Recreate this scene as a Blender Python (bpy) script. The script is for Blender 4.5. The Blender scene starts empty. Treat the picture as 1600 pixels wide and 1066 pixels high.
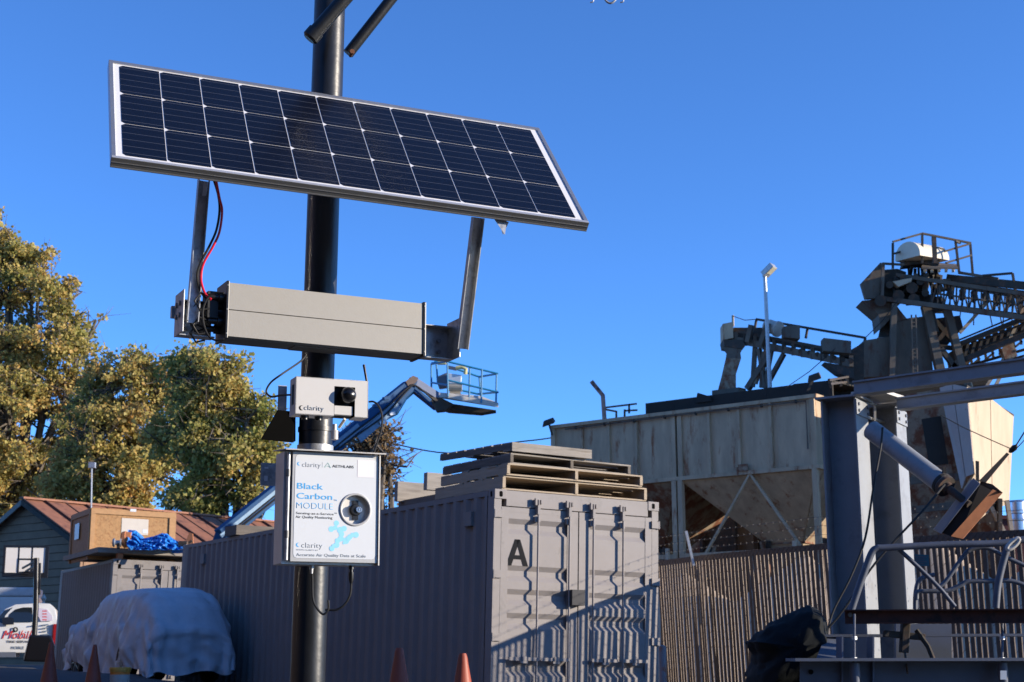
import bpy, bmesh, math, random
import numpy as np
from mathutils import Vector, Matrix
random.seed(7); rng = np.random.default_rng(7)
scene = bpy.context.scene
col = scene.collection

# ------------------------------------------------------------------ camera
F = 2350.0; YH = 497.0; ROLL = 0.0048; EYE = 0.95
th = math.atan(YH / F); ct, st = math.cos(th), math.sin(th)
CU = Vector((0, -st, ct)); CF = Vector((0, ct, st))
CX = (Vector((1, 0, 0)) - CU * ROLL).normalized(); CY = (CU + Vector((1, 0, 0)) * ROLL).normalized()
cam_d = bpy.data.cameras.new('camera'); cam = bpy.data.objects.new('camera', cam_d); col.objects.link(cam)
cam.matrix_world = Matrix((( CX.x, CY.x, -CF.x, 0), (CX.y, CY.y, -CF.y, 0), (CX.z, CY.z, -CF.z, EYE), (0, 0, 0, 1)))
cam_d.sensor_width = 22.3; cam_d.lens = 22.3 * F / 1600; cam_d.clip_start = .05; cam_d.clip_end = 2000
cam_d.dof.use_dof = True; cam_d.dof.focus_distance = 5.0; cam_d.dof.aperture_fstop = 9.0
scene.camera = cam

# ------------------------------------------------------------------ light
SUN = Vector((.989, -.14, 0)).normalized() * math.cos(math.radians(13)) + Vector((0, 0, math.sin(math.radians(13))))
world = bpy.data.worlds.new('World'); scene.world = world; world.use_nodes = True
nt = world.node_tree; bg = nt.nodes['Background']
sky = nt.nodes.new('ShaderNodeTexSky'); sky.sky_type = 'NISHITA'; sky.sun_disc = False
sky.sun_elevation = math.radians(13); sky.sun_rotation = math.atan2(SUN.x, SUN.y)
sky.altitude = 300; sky.air_density = 0.6; sky.dust_density = 0.0; sky.ozone_density = 6.5
nt.links.new(sky.outputs[0], bg.inputs[0]); bg.inputs[1].default_value = 0.15
sl = bpy.data.lights.new('sun', 'SUN'); sl.energy = 3.5; sl.angle = math.radians(.35); sl.color = (1, .88, .72)
so = bpy.data.objects.new('sun', sl); col.objects.link(so)
so.rotation_euler = SUN.to_track_quat('Z', 'Y').to_euler(); so.location = (20, -5, 20)
scene.view_settings.view_transform = 'Standard'; scene.view_settings.look = 'None'
scene.view_settings.exposure = 1.2; scene.view_settings.gamma = 1.0; scene.view_settings.use_curve_mapping = False

# ------------------------------------------------------------------ places: a point on the sight line of a pixel, at a chosen distance
def ray(px, py):
    return CX * ((px - 800) / F) + CY * ((533 - py) / F) + CF
def P(px, py, d):
    r = ray(px, py); r = r * (d / r.y); return Vector((r.x, r.y, r.z + EYE))
def PZ(px, py, z):
    r = ray(px, py); r = r * ((z - EYE) / r.z); return Vector((r.x, r.y, z))
def V(*a): return Vector(a)
UP = V(0, 0, 1)
class Frame:
    """a = right along a face, b = out of it, c = up"""
    def __init__(s, O, D, N, U): s.O, s.D, s.N, s.U = Vector(O), Vector(D).normalized(), Vector(N).normalized(), Vector(U).normalized()
    def p(s, a, b, c): return s.O + s.D * a + s.N * b + s.U * c
    def hit(s, px, py, b=0):
        r = ray(px, py); e = V(0, 0, EYE); t = (s.O + s.N * b - e).dot(s.N) / r.dot(s.N)
        q = e + r * t - s.O; return q.dot(s.D), q.dot(s.U)
def yawframe(O, deg):
    y = math.radians(deg); return Frame(O, (math.sin(y), math.cos(y), 0), (math.cos(y), -math.sin(y), 0), UP)

# ------------------------------------------------------------------ materials
MATS = {}
def mat(name, c, rough=.6, metal=0.0, var=.12, scale=5.0, bump=.0, c2=None, c2amt=.5, c2scale=2.0, stretch=(1, 1, 1), spec=.5, coat=0, hue=None, fine=0):
    if name in MATS: return MATS[name]
    m = bpy.data.materials.new(name); m.use_nodes = True; MATS[name] = m
    n = m.node_tree.nodes; l = m.node_tree.links; b = n['Principled BSDF']
    b.inputs['Roughness'].default_value = rough; b.inputs['Metallic'].default_value = metal
    b.inputs['Specular IOR Level'].default_value = spec
    if coat: b.inputs['Coat Weight'].default_value = coat; b.inputs['Coat Roughness'].default_value = .03
    tc = n.new('ShaderNodeTexCoord'); mp = n.new('ShaderNodeMapping'); l.new(tc.outputs['Object'], mp.inputs[0]); mp.inputs['Scale'].default_value = stretch
    oi = n.new('ShaderNodeObjectInfo'); ad = n.new('ShaderNodeVectorMath'); ad.operation = 'ADD'
    sc_ = n.new('ShaderNodeVectorMath'); sc_.operation = 'SCALE'; sc_.inputs['Scale'].default_value = 7.0
    cb = n.new('ShaderNodeCombineXYZ'); l.new(oi.outputs['Random'], cb.inputs[0]); l.new(oi.outputs['Random'], cb.inputs[1]); l.new(cb.outputs[0], sc_.inputs[0])
    l.new(mp.outputs[0], ad.inputs[0]); l.new(sc_.outputs[0], ad.inputs[1])
    no = n.new('ShaderNodeTexNoise'); no.inputs['Scale'].default_value = scale; no.inputs['Detail'].default_value = 6; no.inputs['Roughness'].default_value = .65
    l.new(ad.outputs[0], no.inputs['Vector'])
    mr = n.new('ShaderNodeMapRange'); mr.inputs['From Min'].default_value = .25; mr.inputs['From Max'].default_value = .75
    mr.inputs['To Min'].default_value = 1 - var; mr.inputs['To Max'].default_value = 1 + var; l.new(no.outputs[0], mr.inputs[0])
    mx = n.new('ShaderNodeVectorMath'); mx.operation = 'SCALE'; l.new(mr.outputs[0], mx.inputs['Scale'])
    src = None
    rgb = n.new('ShaderNodeRGB'); rgb.outputs[0].default_value = (*c, 1); src = rgb.outputs[0]
    if c2:
        n2 = n.new('ShaderNodeTexNoise'); n2.inputs['Scale'].default_value = c2scale; n2.inputs['Detail'].default_value = 8; n2.inputs['Roughness'].default_value = .7
        l.new(ad.outputs[0], n2.inputs['Vector'])
        r2 = n.new('ShaderNodeMapRange'); lo = .72 - c2amt * .45; r2.inputs['From Min'].default_value = lo; r2.inputs['From Max'].default_value = lo + .12
        l.new(n2.outputs[0], r2.inputs[0]); mi = n.new('ShaderNodeMix'); mi.data_type = 'RGBA'
        l.new(r2.outputs[0], mi.inputs['Factor']); l.new(src, mi.inputs['A']); mi.inputs['B'].default_value = (*c2, 1); src = mi.outputs['Result']
    l.new(src, mx.inputs[0]); l.new(mx.outputs[0], b.inputs['Base Color'])
    if bump:
        bp = n.new('ShaderNodeBump'); bp.inputs['Strength'].default_value = bump; bp.inputs['Distance'].default_value = .01
        nb = n.new('ShaderNodeTexNoise'); nb.inputs['Scale'].default_value = fine or scale * 4; nb.inputs['Detail'].default_value = 5; l.new(ad.outputs[0], nb.inputs['Vector'])
        l.new(nb.outputs[0], bp.inputs['Height']); l.new(bp.outputs[0], b.inputs['Normal'])
    return m
RUST = (.16, .055, .022)
black = mat('black_pole_paint', (.012, .013, .015), .38, 0, .3, 6, .12, (.05, .05, .048), .18, 14)
blackp = mat('black_plastic', (.010, .010, .011), .35, 0, .1, 20)
rubber = mat('black_rubber', (.007, .007, .007), .6, 0, .1, 20)
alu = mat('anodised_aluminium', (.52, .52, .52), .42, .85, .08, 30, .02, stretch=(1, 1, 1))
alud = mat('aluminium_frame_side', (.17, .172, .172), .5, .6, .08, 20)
galv = mat('galvanised_steel', (.46, .47, .48), .42, .45, .2, 25, .05, (.3, .31, .33), .5, 30)
beige = mat('beige_housing', (.31, .295, .265), .5, .1, .03, 40, .03)
white_pc = mat('white_powder_coat', (.56, .545, .52), .45, 0, .02, 30)
steelgrey = mat('brushed_enclosure_steel', (.62, .59, .54), .5, .45, .06, 40, .03)
labelw = mat('label_print_white', (.60, .63, .66), .4, 0, .015, 30)
stickw = mat('sticker_pinkish_white', (.74, .72, .75), .5, 0, .02, 30)
cupw = mat('inlet_cup_white', (.80, .78, .72), .5, 0, .02, 30)
ink_blue = mat('ink_blue', (.06, .36, .72), .5, 0, .02, 5)
ink_light = mat('ink_light_blue', (.26, .62, .90), .5, 0, .02, 5)
ink_dark = mat('ink_dark', (.010, .011, .013), .8, 0, .02, 5, spec=.15)
ink_grey = mat('ink_grey', (.16, .20, .25), .5, 0, .02, 5)
ink_green = mat('ink_green', (.10, .42, .32), .5, 0, .02, 5)
ink_red = mat('ink_red', (.55, .02, .02), .5, 0, .02, 5)
redw = mat('red_wire_insulation', (.62, .015, .03), .35, 0, .05, 30)
backsheet = mat('white_backsheet', (.72, .72, .73), .5, 0, .02, 20)
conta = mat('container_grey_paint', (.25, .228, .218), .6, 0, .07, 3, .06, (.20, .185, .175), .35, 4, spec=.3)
contb = mat('container_grey_paint_shade', (.21, .195, .188), .6, 0, .08, 3, .04, (.19, .19, .195), .4, 2.5, spec=.25)  # same paint as the doors, darkened to deepen the shaded sides
gasket = mat('gasket_and_hole_black', (.005, .005, .005), .9, spec=.05)
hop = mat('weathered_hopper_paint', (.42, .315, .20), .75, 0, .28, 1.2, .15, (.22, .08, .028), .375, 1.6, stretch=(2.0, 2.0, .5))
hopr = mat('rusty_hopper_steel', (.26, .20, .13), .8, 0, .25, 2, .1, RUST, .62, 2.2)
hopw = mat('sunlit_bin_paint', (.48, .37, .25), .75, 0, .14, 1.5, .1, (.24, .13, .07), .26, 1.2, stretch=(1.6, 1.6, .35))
dsteel = mat('dark_plant_steel', (.040, .033, .025), .8, 0, .35, 3, .1, (.10, .05, .03), .45, 4)
gsteel = mat('grey_plant_steel', (.105, .083, .060), .75, 0, .35, 1.5, .2, (.09, .035, .016), .42, 2, stretch=(1.5, 1.5, .6))
darkroof = mat('dark_board', (.020, .017, .014), .85, 0, .2, 3)
colpaint = mat('grey_column_paint', (.25, .26, .27), .55, 0, .1, 4, .03, (.19, .19, .195), .4, 3)
bluegrey = mat('dark_blue_grey_steel', (.10, .115, .15), .6, 0, .12, 4, .03)
rustbeam = mat('rust_red_beam', (.075, .022, .012), .85, 0, .35, 5, .15, (.03, .012, .008), .5, 8)
rustor = mat('orange_rust', (.30, .11, .045), .85, 0, .3, 6, .1)
pipe = mat('worn_grey_pipe', (.075, .085, .11), .5, 0, .2, 8, .05, (.30, .30, .30), .22, 6)
wood = mat('weathered_wood', (.26, .23, .195), .8, 0, .32, 9, .25, (.16, .13, .10), .35, 6, stretch=(.25, 3, 3))
woodf = mat('pale_pallet_wood', (.37, .29, .20), .75, 0, .2, 9, .2, (.30, .20, .12), .25, 6, stretch=(.25, 3, 3))
woodd = mat('dark_weathered_wood', (.13, .11, .09), .85, 0, .35, 8, .25, stretch=(.25, 3, 3))
osb = mat('osb_board', (.38, .21, .085), .75, 0, .25, 14, .1, (.28, .135, .05), .5, 18)
osbt = mat('crate_batten', (.42, .235, .105), .75, 0, .15, 6, .1, stretch=(.4, 3, 3))
paper = mat('paper_label', (.55, .50, .43), .7, 0, .05, 8)
bluetarp = mat('blue_tarp', (.02, .20, .62), .45, 0, .15, 8, .2)
terra = mat('terracotta', (.45, .17, .07), .8, 0, .1, 6)
cover = mat('silver_car_cover', (.47, .49, .52), .5, .0, .14, 3, .8, (.36, .35, .35), .35, 2, fine=9)
dtarp = mat('dark_tarpaulin', (.007, .009, .010), .8, 0, .25, 4, .3, spec=.15)
liftblue = mat('boom_lift_blue', (.006, .055, .15), .6, 0, .15, 4, .03, spec=.2)
liftrail = mat('boom_lift_rail_blue', (.02, .19, .34), .45, 0, .15, 8)
whited = mat('dirty_white_paint', (.46, .43, .38), .6, 0, .15, 4, .05, (.3, .26, .2), .25, 5)
carwhite = mat('white_car_paint', (.62, .62, .60), .3, 0, .05, 3, coat=.5)
glassd = mat('dark_window_glass', (.012, .016, .02), .06, 0, .05, 2, spec=.8)
rimm = mat('alloy_rim', (.35, .34, .33), .35, .7, .05, 10)
conem = mat('orange_cone_plastic', (.27, .048, .018), .55, 0, .15, 6)
bucketo = mat('orange_bucket_plastic', (.85, .26, .04), .5, 0, .08, 6)
sidingm = mat('grey_green_siding', (.25, .15, .09), .85, 0, .25, 1.5, .2)
roofr = mat('rusty_metal_roof', (.25, .105, .06), .75, 0, .25, 2.5, .1, (.14, .06, .04), .4, 2, stretch=(1, 1, 1))
asphalt = mat('asphalt', (.055, .055, .055), .9, 0, .2, 3, .3, (.075, .072, .07), .4, .8)
slatm = mat('brown_privacy_slat', (.11, .072, .05), .65, 0, .18, 6, .1)
slate = mat('slat_edge_lit_tan', (.36, .27, .19), .6, 0, .2, 12)  # paler than the slat: a sunlit edge line put into the colour
wirem = mat('galvanised_wire', (.10, .09, .08), .7, .2, .1, 20)
signm = mat('teal_sign', (.01, .10, .13), .5, 0, .1, 6)
redb = mat('dark_red_building', (.09, .02, .018), .8, 0, .2, 2)
yellow = mat('safety_yellow_faded', (.55, .50, .22), .6, 0, .1, 6)
bark = mat('sycamore_bark', (.11, .09, .07), .85, 0, .4, 3, .3, (.22, .19, .15), .35, 3)
pane = bpy.data.materials.new('clear_glass'); pane.use_nodes = True
def _pane():
    n = pane.node_tree.nodes; l = pane.node_tree.links; n.clear()
    o = n.new('ShaderNodeOutputMaterial'); m = n.new('ShaderNodeMixShader'); t = n.new('ShaderNodeBsdfTransparent'); g = n.new('ShaderNodeBsdfGlossy')
    lw = n.new('ShaderNodeLayerWeight'); pw = n.new('ShaderNodeMath'); pw.operation = 'POWER'; pw.inputs[1].default_value = 3.5; ma = n.new('ShaderNodeMath'); ma.operation = 'MULTIPLY_ADD'; ma.inputs[1].default_value = .14; ma.inputs[2].default_value = .006
    l.new(lw.outputs['Facing'], pw.inputs[0]); l.new(pw.outputs[0], ma.inputs[0]); l.new(ma.outputs[0], m.inputs[0])
    g.inputs['Roughness'].default_value = .16; l.new(t.outputs[0], m.inputs[1]); l.new(g.outputs[0], m.inputs[2]); l.new(m.outputs[0], o.inputs[0])
_pane()
def _cell():
    m = mat('silicon_cell', (.004, .005, .011), .3, 0, .2, 30, spec=.25); n = m.node_tree.nodes; l = m.node_tree.links; b = n['Principled BSDF']
    tc = n.new('ShaderNodeTexCoord'); sp = n.new('ShaderNodeSeparateXYZ'); l.new(tc.outputs['Object'], sp.inputs[0])
    mu = n.new('ShaderNodeMath'); mu.operation = 'MULTIPLY'; mu.inputs[1].default_value = 1 / .046; l.new(sp.outputs['Y'], mu.inputs[0])
    fr = n.new('ShaderNodeMath'); fr.operation = 'FRACT'; l.new(mu.outputs[0], fr.inputs[0])
    gt = n.new('ShaderNodeMath'); gt.operation = 'LESS_THAN'; gt.inputs[1].default_value = .045; l.new(fr.outputs[0], gt.inputs[0])
    src = b.inputs['Base Color'].links[0].from_socket; mi = n.new('ShaderNodeMix'); mi.data_type = 'RGBA'
    l.new(gt.outputs[0], mi.inputs['Factor']); l.new(src, mi.inputs['A']); mi.inputs['B'].default_value = (.075, .08, .10, 1); l.new(mi.outputs['Result'], b.inputs['Base Color'])
    return m
cellm = _cell()

# ------------------------------------------------------------------ mesh helpers
class MB:
    K = 1.0
    def __init__(s): s.v = []; s.f = []; s.m = []; s.k = 0
    def add(s, vs, fs, k=None):
        o = len(s.v); s.v += [tuple(x) for x in vs]; s.f += [tuple(i + o for i in f) for f in fs]; s.m += [s.k if k is None else k] * len(fs); return s
    def box(s, c, X, Y, Z, dx, dy, dz):
        c = Vector(c); vs = [c + X * (i * dx / 2) + Y * (j * dy / 2) + Z * (k * dz / 2) for k in (-1, 1) for j in (-1, 1) for i in (-1, 1)]
        return s.add(vs, [(0, 2, 3, 1), (4, 5, 7, 6), (0, 1, 5, 4), (2, 6, 7, 3), (0, 4, 6, 2), (1, 3, 7, 5)])
    def fbox(s, fr, a0, a1, b0, b1, c0, c1):
        return s.box(fr.p((a0 + a1) / 2, (b0 + b1) / 2, (c0 + c1) / 2), fr.D, fr.N, fr.U, abs(a1 - a0), abs(b1 - b0), abs(c1 - c0))
    def hexa(s, q):  # 8 corners: 4 bottom loop, 4 top loop
        return s.add(q, [(3, 2, 1, 0), (4, 5, 6, 7), (0, 1, 5, 4), (1, 2, 6, 5), (2, 3, 7, 6), (3, 0, 4, 7)])
    def bar(s, p0, p1, w, h=None, up=UP):
        p0, p1 = Vector(p0), Vector(p1); h = (h or w) * MB.K; w = w * MB.K; Y = (p1 - p0); L = Y.length; Y.normalize()
        X = Y.cross(up)
        if X.length < 1e-3: X = Y.cross(V(1, 0, 0))
        X.normalize(); Z = X.cross(Y).normalized(); return s.box((p0 + p1) / 2, X, Y, Z, w, L, h)
    def tube(s, pts, r, n=8, caps=True):
        pts = [Vector(p) for p in pts]; R = [x * MB.K for x in (r if isinstance(r, (list, tuple)) else [r] * len(pts))]; rings = []
        prevX = None; o = len(s.v); vs = []
        for i, p in enumerate(pts):
            t = (pts[min(i + 1, len(pts) - 1)] - pts[max(i - 1, 0)]).normalized()
            if prevX is None: X = t.cross(UP if abs(t.z) < .9 else V(1, 0, 0)).normalized()
            else: X = (prevX - t * prevX.dot(t)).normalized()
            prevX = X; Y = t.cross(X)
            for j in range(n):
                a = 2 * math.pi * j / n; vs.append(p + (X * math.cos(a) + Y * math.sin(a)) * R[i])
        fs = []
        for i in range(len(pts) - 1):
            for j in range(n): fs.append((i * n + j, i * n + (j + 1) % n, (i + 1) * n + (j + 1) % n, (i + 1) * n + j))
        if caps: fs.append(tuple(range(n - 1, -1, -1))); fs.append(tuple((len(pts) - 1) * n + j for j in range(n)))
        return s.add(vs, fs)
    def lathe(s, O, A, prof, n=24):  # prof: (distance along A, radius)
        A = Vector(A).normalized(); X = A.cross(UP if abs(A.z) < .9 else V(1, 0, 0)).normalized(); Y = A.cross(X); vs = []
        for t, r in prof:
            for j in range(n):
                a = 2 * math.pi * j / n; vs.append(Vector(O) + A * t + (X * math.cos(a) + Y * math.sin(a)) * max(r, 1e-5))
        fs = [(i * n + j, i * n + (j + 1) % n, (i + 1) * n + (j + 1) % n, (i + 1) * n + j) for i in range(len(prof) - 1) for j in range(n)]
        return s.add(vs, fs)
    def poly(s, pts, N, t):  # extruded polygon, thickness t against N
        t = t * MB.K; pts = [Vector(p) for p in pts]; k = len(pts); N = Vector(N).normalized()
        vs = pts + [p - N * t for p in pts]; fs = [tuple(range(k)), tuple(range(2 * k - 1, k - 1, -1))] + [(i, i + k, (i + 1) % k + k, (i + 1) % k) for i in range(k)]
        return s.add(vs, fs)
    def grid(s, P2):  # rows x cols points
        R = len(P2); C = len(P2[0]); vs = [p for r in P2 for p in r]
        return s.add(vs, [(i * C + j, i * C + j + 1, (i + 1) * C + j + 1, (i + 1) * C + j) for i in range(R - 1) for j in range(C - 1)])
    def build(s, name, mats, parent=None, smooth=False, bevel=0, autos=None):
        me = bpy.data.meshes.new(name); T = Vector(parent['_T']) if parent is not None and '_T' in parent else V(0, 0, 0)
        me.from_pydata([(x[0] - T.x, x[1] - T.y, x[2] - T.z) for x in s.v], [], s.f)
        for m in (mats if isinstance(mats, (list, tuple)) else [mats]): me.materials.append(m)
        me.polygons.foreach_set('material_index', s.m)
        bm = bmesh.new(); bm.from_mesh(me); bmesh.ops.recalc_face_normals(bm, faces=bm.faces)
        if bevel:
            es = [e for e in bm.edges if len(e.link_faces) == 2 and e.calc_face_angle(0) > .6]
            bmesh.ops.bevel(bm, geom=es, offset=bevel, segments=2, affect='EDGES', profile=.6)
        if smooth:
            for f in bm.faces: f.smooth = True
            for e in bm.edges:
                if len(e.link_faces) == 2 and e.calc_face_angle(0) > .7: e.smooth = False
        bm.to_mesh(me); bm.free(); me.update()
        o = bpy.data.objects.new(name, me); col.objects.link(o)
        if parent is not None: o.parent = parent; o['_T'] = tuple(T)
        else: o['_T'] = (0.0, 0.0, 0.0)
        return o
def thing(name, label, cat, loc, group=None):
    o = bpy.data.objects.new(name, None); o.empty_display_size = .2; o.location = loc; o['_T'] = tuple(loc); col.objects.link(o)
    o['label'] = label; o['category'] = cat
    if group: o['group'] = group
    return o
def tag(o, label, cat, group=None):
    o['label'] = label; o['category'] = cat
    if group: o['group'] = group
    return o
def recenter(o, p):  # a single-mesh thing gets its origin at its base
    o.data.transform(Matrix.Translation(-Vector(p))); o.location = p; return o
PC = {}
def piece(name, m, parent, c, X, Y, Z, dx, dy, dz):
    """one board, slat, cell ...: mesh data shared between alike pieces, its x along X"""
    key = (round(dx, 3), round(dy, 3), round(dz, 4), m.name)
    if key not in PC:
        mb = MB(); mb.box((0, 0, 0), V(1, 0, 0), V(0, 1, 0), V(0, 0, 1), dx, dy, dz); o = mb.build(name, m); PC[key] = o.data; bpy.data.objects.remove(o)
    o = bpy.data.objects.new(name, PC[key]); col.objects.link(o); T = Vector(parent['_T']); X, Y, Z = X.normalized(), Y.normalized(), Z.normalized(); c = Vector(c) - T
    o.matrix_local = Matrix(((X.x, Y.x, Z.x, c.x), (X.y, Y.y, Z.y, c.y), (X.z, Y.z, Z.z, c.z), (0, 0, 0, 1))); o.parent = parent; return o
def lettering(s, fr, a, c, wid, hgt, m, parent, b=.0006, bold=0.0, shift=0.0, shear=0, name='lettering', thick=.0008, space=1.0):
    cu = bpy.data.curves.new('t', 'FONT'); cu.body = s; cu.size = 1; cu.offset = bold; cu.shear = shear; cu.space_character = space; cu.resolution_u = 3
    o = bpy.data.objects.new('t', cu); col.objects.link(o); dg = bpy.context.evaluated_depsgraph_get(); me = bpy.data.meshes.new_from_object(o.evaluated_get(dg))
    bpy.data.objects.remove(o); bpy.data.curves.remove(cu)
    xs = [v.co.x for v in me.vertices]; ys = [v.co.y for v in me.vertices]; x0, x1 = min(xs), max(xs); capy = .70
    T = Vector(parent['_T']); sx = wid / (x1 - x0); sy = hgt / capy
    bm = bmesh.new(); bm.from_mesh(me); r = bmesh.ops.extrude_face_region(bm, geom=bm.faces[:])
    top = [e for e in r['geom'] if isinstance(e, bmesh.types.BMVert)]
    ids = set(v.index for v in top); tset = set(top)
    for v in bm.verts:
        q = fr.p(a + shift + (v.co.x - x0) * sx, b + (thick if v in tset else 0), c + v.co.y * sy); v.co = q - T
    bmesh.ops.recalc_face_normals(bm, faces=bm.faces); bm.to_mesh(me); bm.free(); me.materials.clear(); me.materials.append(m)
    me.name = name; ob = bpy.data.objects.new(name, me); col.objects.link(ob); ob.parent = parent; ob['_T'] = tuple(T); return ob
def structure(o): o['kind'] = 'structure'; return o

# ------------------------------------------------------------------ ground
A0 = V(-.216, 18.35, 2.04 + EYE)                       # near top left corner of the lettered container
CD, CL, CZ = V(.86623, .49916, -.02192), V(-.49906, .86651, .01035), V(.02416, .00198, .99971)
HC = 2.896
def smooth(a, b, x): t = min(1, max(0, (x - a) / (b - a))); return t * t * (3 - 2 * t)
def ground(x, y):
    B = A0 - CZ * HC; q = V(x, y, 0) - B; q.z = 0
    pl = B.z + (-.02192 * q.dot(V(.866, .499, 0))) + .01035 * q.dot(V(-.499, .866, 0))
    near = EYE - 1.6
    s = -q.dot(V(.866, .499, 0))
    bump = .52 * smooth(.1, 1.6, s) * smooth(19, 25, y)
    far = EYE - .12
    z = near + (pl - near) * smooth(8, 16.5, y)
    z = z + bump
    return z + (far - z) * smooth(32, 60, y)
def build_ground():
    mb = MB(); xs = sorted(set([-900, -400, -200, -120, -80, -60] + list(np.arange(-50, 50.1, 1.0)) + [60, 80, 120, 200, 400, 900])); ys = [-300, -100, -40] + list(np.arange(-20, 20, 2.0)) + list(np.arange(20, 36, .5)) + list(np.arange(36, 70, 2.0)) + [80, 100, 150, 250, 500, 1200]
    mb.grid([[V(x, y, ground(max(-40, min(40, x)), y)) for x in xs] for y in ys]); o = mb.build('ground', asphalt, smooth=True); structure(o)
build_ground()

# ------------------------------------------------------------------ shipping containers
def container(O, D, L, Z, W, LEN, H, name_label, group, full=True):
    fr = Frame(O, D, -L, Z); t = thing('shipping_container', name_label, 'container', fr.p(W / 2, -LEN / 2, -H), group)
    # long side (left of the doors), corrugated
    def side(a, sgn):
        mb = MB(); n = int((LEN - .36) / .278); prof = []
        p = .18
        for i in range(n): prof += [(p, 0), (p + .07, 0), (p + .139, -.036), (p + .209, -.036)]; p += .278
        prof += [(p, 0), (LEN - .16, 0)]
        mb.grid([[fr.p(a + sgn * (q + .004), -y, -H + .14) for y, q in prof], [fr.p(a + sgn * (q + .004), -y, -.075) for y, q in prof]])
        return mb.build('side_panel', contb, t)
    side(0, -1); side(W, 1)
    mb = MB(); mb.fbox(fr, .02, W - .02, -LEN + .02, -.06, -.03, -.012); mb.build('roof', conta, t)
    mb = MB(); mb.fbox(fr, .06, W - .06, -LEN + .02, -LEN + .05, -H + .1, -.08); mb.build('front_wall', conta, t)
    for a in (0, W):
        s = 1 if a == 0 else -1
        mb = MB(); mb.fbox(fr, a + s * .0, a + s * .06, -LEN + .17, -.17, -.075, -.01); mb.build('top_rail', contb, t)
        mb = MB(); mb.fbox(fr, a + s * .0, a + s * .06, -LEN + .17, -.17, -H + .02, -H + .16); mb.build('bottom_rail', contb, t)
        for b in (0, -LEN + .162):
            mb = MB(); mb.fbox(fr, a, a + s * .10, b - .172, b - .008, -H + .1, -.1); mb.build('corner_post', conta, t)
            for c in (-.118, -H):
                e = 0.0 if b == 0 else 0
                mb = MB(); mb.fbox(fr, a - s * .003, a + s * .165, b - .16, b + .004, c, c + .118); cc = mb.build('corner_casting', conta, t, bevel=.006)
                if b == 0:  # the oval holes: flat black ovals painted in place of shaded pockets
                    k = MB(); oc = a + s * .085; pts = []
                    for i in range(16):
                        an = 2 * math.pi * i / 16; pts.append(fr.p(oc + .024 * math.cos(an), .0055, c + .059 + .018 * math.sin(an) + (.018 if math.sin(an) > 0 else -.018)))
                    k.poly(pts, fr.N, .004); k.build('casting_hole', gasket, cc)
                    k = MB(); pts = []
                    for i in range(16):
                        an = 2 * math.pi * i / 16; pts.append(fr.p(a - s * .0045, -.082 + .022 * math.cos(an), c + .059 + .018 * math.sin(an) + (.018 if math.sin(an) > 0 else -.018)))
                    k.poly(pts, -fr.D * s, .004); k.build('casting_hole', gasket, cc)
    # header and sill
    mb = MB(); mb.fbox(fr, .166, W - .166, -.13, -.004, -.20, -.008); mb.build('door_header', conta, t, bevel=.004)
    mb = MB(); mb.fbox(fr, .166, W - .166, -.13, -.004, -H + .008, -H + .13); mb.build('door_sill', conta, t, bevel=.004)
    # doors with pressed bands
    bands = [.349, .917, 1.203, 1.487, 2.05, 2.33, 2.6]
    dw = (W - .20) / 2
    for k in (0, 1):
        a0 = .10 + k * dw + .004; a1 = a0 + dw - .008; top = -.21; bot = -H + .14
        d = MB(); b_out = -.012; b_in = -.052
        prof = [(top - .06, b_out)]
        for q in bands:
            if -q - .15 > bot + .05: prof += [(-q, b_out), (-q - .062, b_in), (-q - .125, b_in), (-q - .187, b_out)]
        prof += [(bot + .06, b_out)]
        am0 = a0 + (.10 if k == 0 else .16); am1 = a1 - (.16 if k == 0 else .10)
        d.grid([[fr.p(am0, b, c), fr.p(am1, b, c)] for c, b in prof])
        for aa, sg in ((am0, 1), (am1, -1)):  # closing walls of the pressed bands
            for i in range(len(prof) - 1):
                (c1, b1), (c2, b2) = prof[i], prof[i + 1]
                if min(b1, b2) < b_out - .001: d.add([fr.p(aa, b_out, c1), fr.p(aa, b1, c1), fr.p(aa, b2, c2), fr.p(aa, b_out, c2)], [(0, 1, 2, 3)])
        d.fbox(fr, a0, am0 + .0, -.05, b_out + .004, bot, top); d.fbox(fr, am1, a1, -.05, b_out + .004, bot, top)
        d.fbox(fr, am0, am1, -.05, b_out + .002, top - .06, top); d.fbox(fr, am0, am1, -.05, b_out + .002, bot, bot + .06)
        dr = d.build('door', conta, t)
        g = MB(); e = a1 + .001 if k == 0 else a0 - .006; g.fbox(fr, a1 - .002 if k == 0 else a0 - .001, a1 + .003 if k == 0 else a0 + .002, -.05, -.006, bot, top); g.build('gasket', gasket, dr)
        rods = [.60, 1.055] if k == 0 else [1.41, 1.86]
        for a in rods:
            r = MB(); r.tube([fr.p(a, .042, -H + .06), fr.p(a, .042, -.10)], .014, 10); rod = r.build('locking_rod', conta, dr, smooth=True)
            r = MB(); r.fbox(fr, a - .05, a + .05, -.003, .03, -.155, -.10); r.fbox(fr, a - .055, a - .03, .03, .062, -.17, -.085); r.fbox(fr, a + .028, a + .05, .03, .055, -.15, -.10)
            r.build('cam_keeper', conta, rod)
            r = MB(); r.fbox(fr, a - .05, a + .05, -.003, .03, -H + .06, -H + .12); r.build('cam_keeper', conta, rod)
            for c in (-.34, -2.62):
                if c > -H + .1: r = MB(); r.fbox(fr, a - .035, a + .035, -.010, .030, c - .035, c + .035); r.build('rod_bracket', conta, rod)
            r = MB(); r.fbox(fr, a - .018, a + .018, -.010, .058, -.28, -.17); r.build('rod_bracket', conta, rod)
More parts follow.
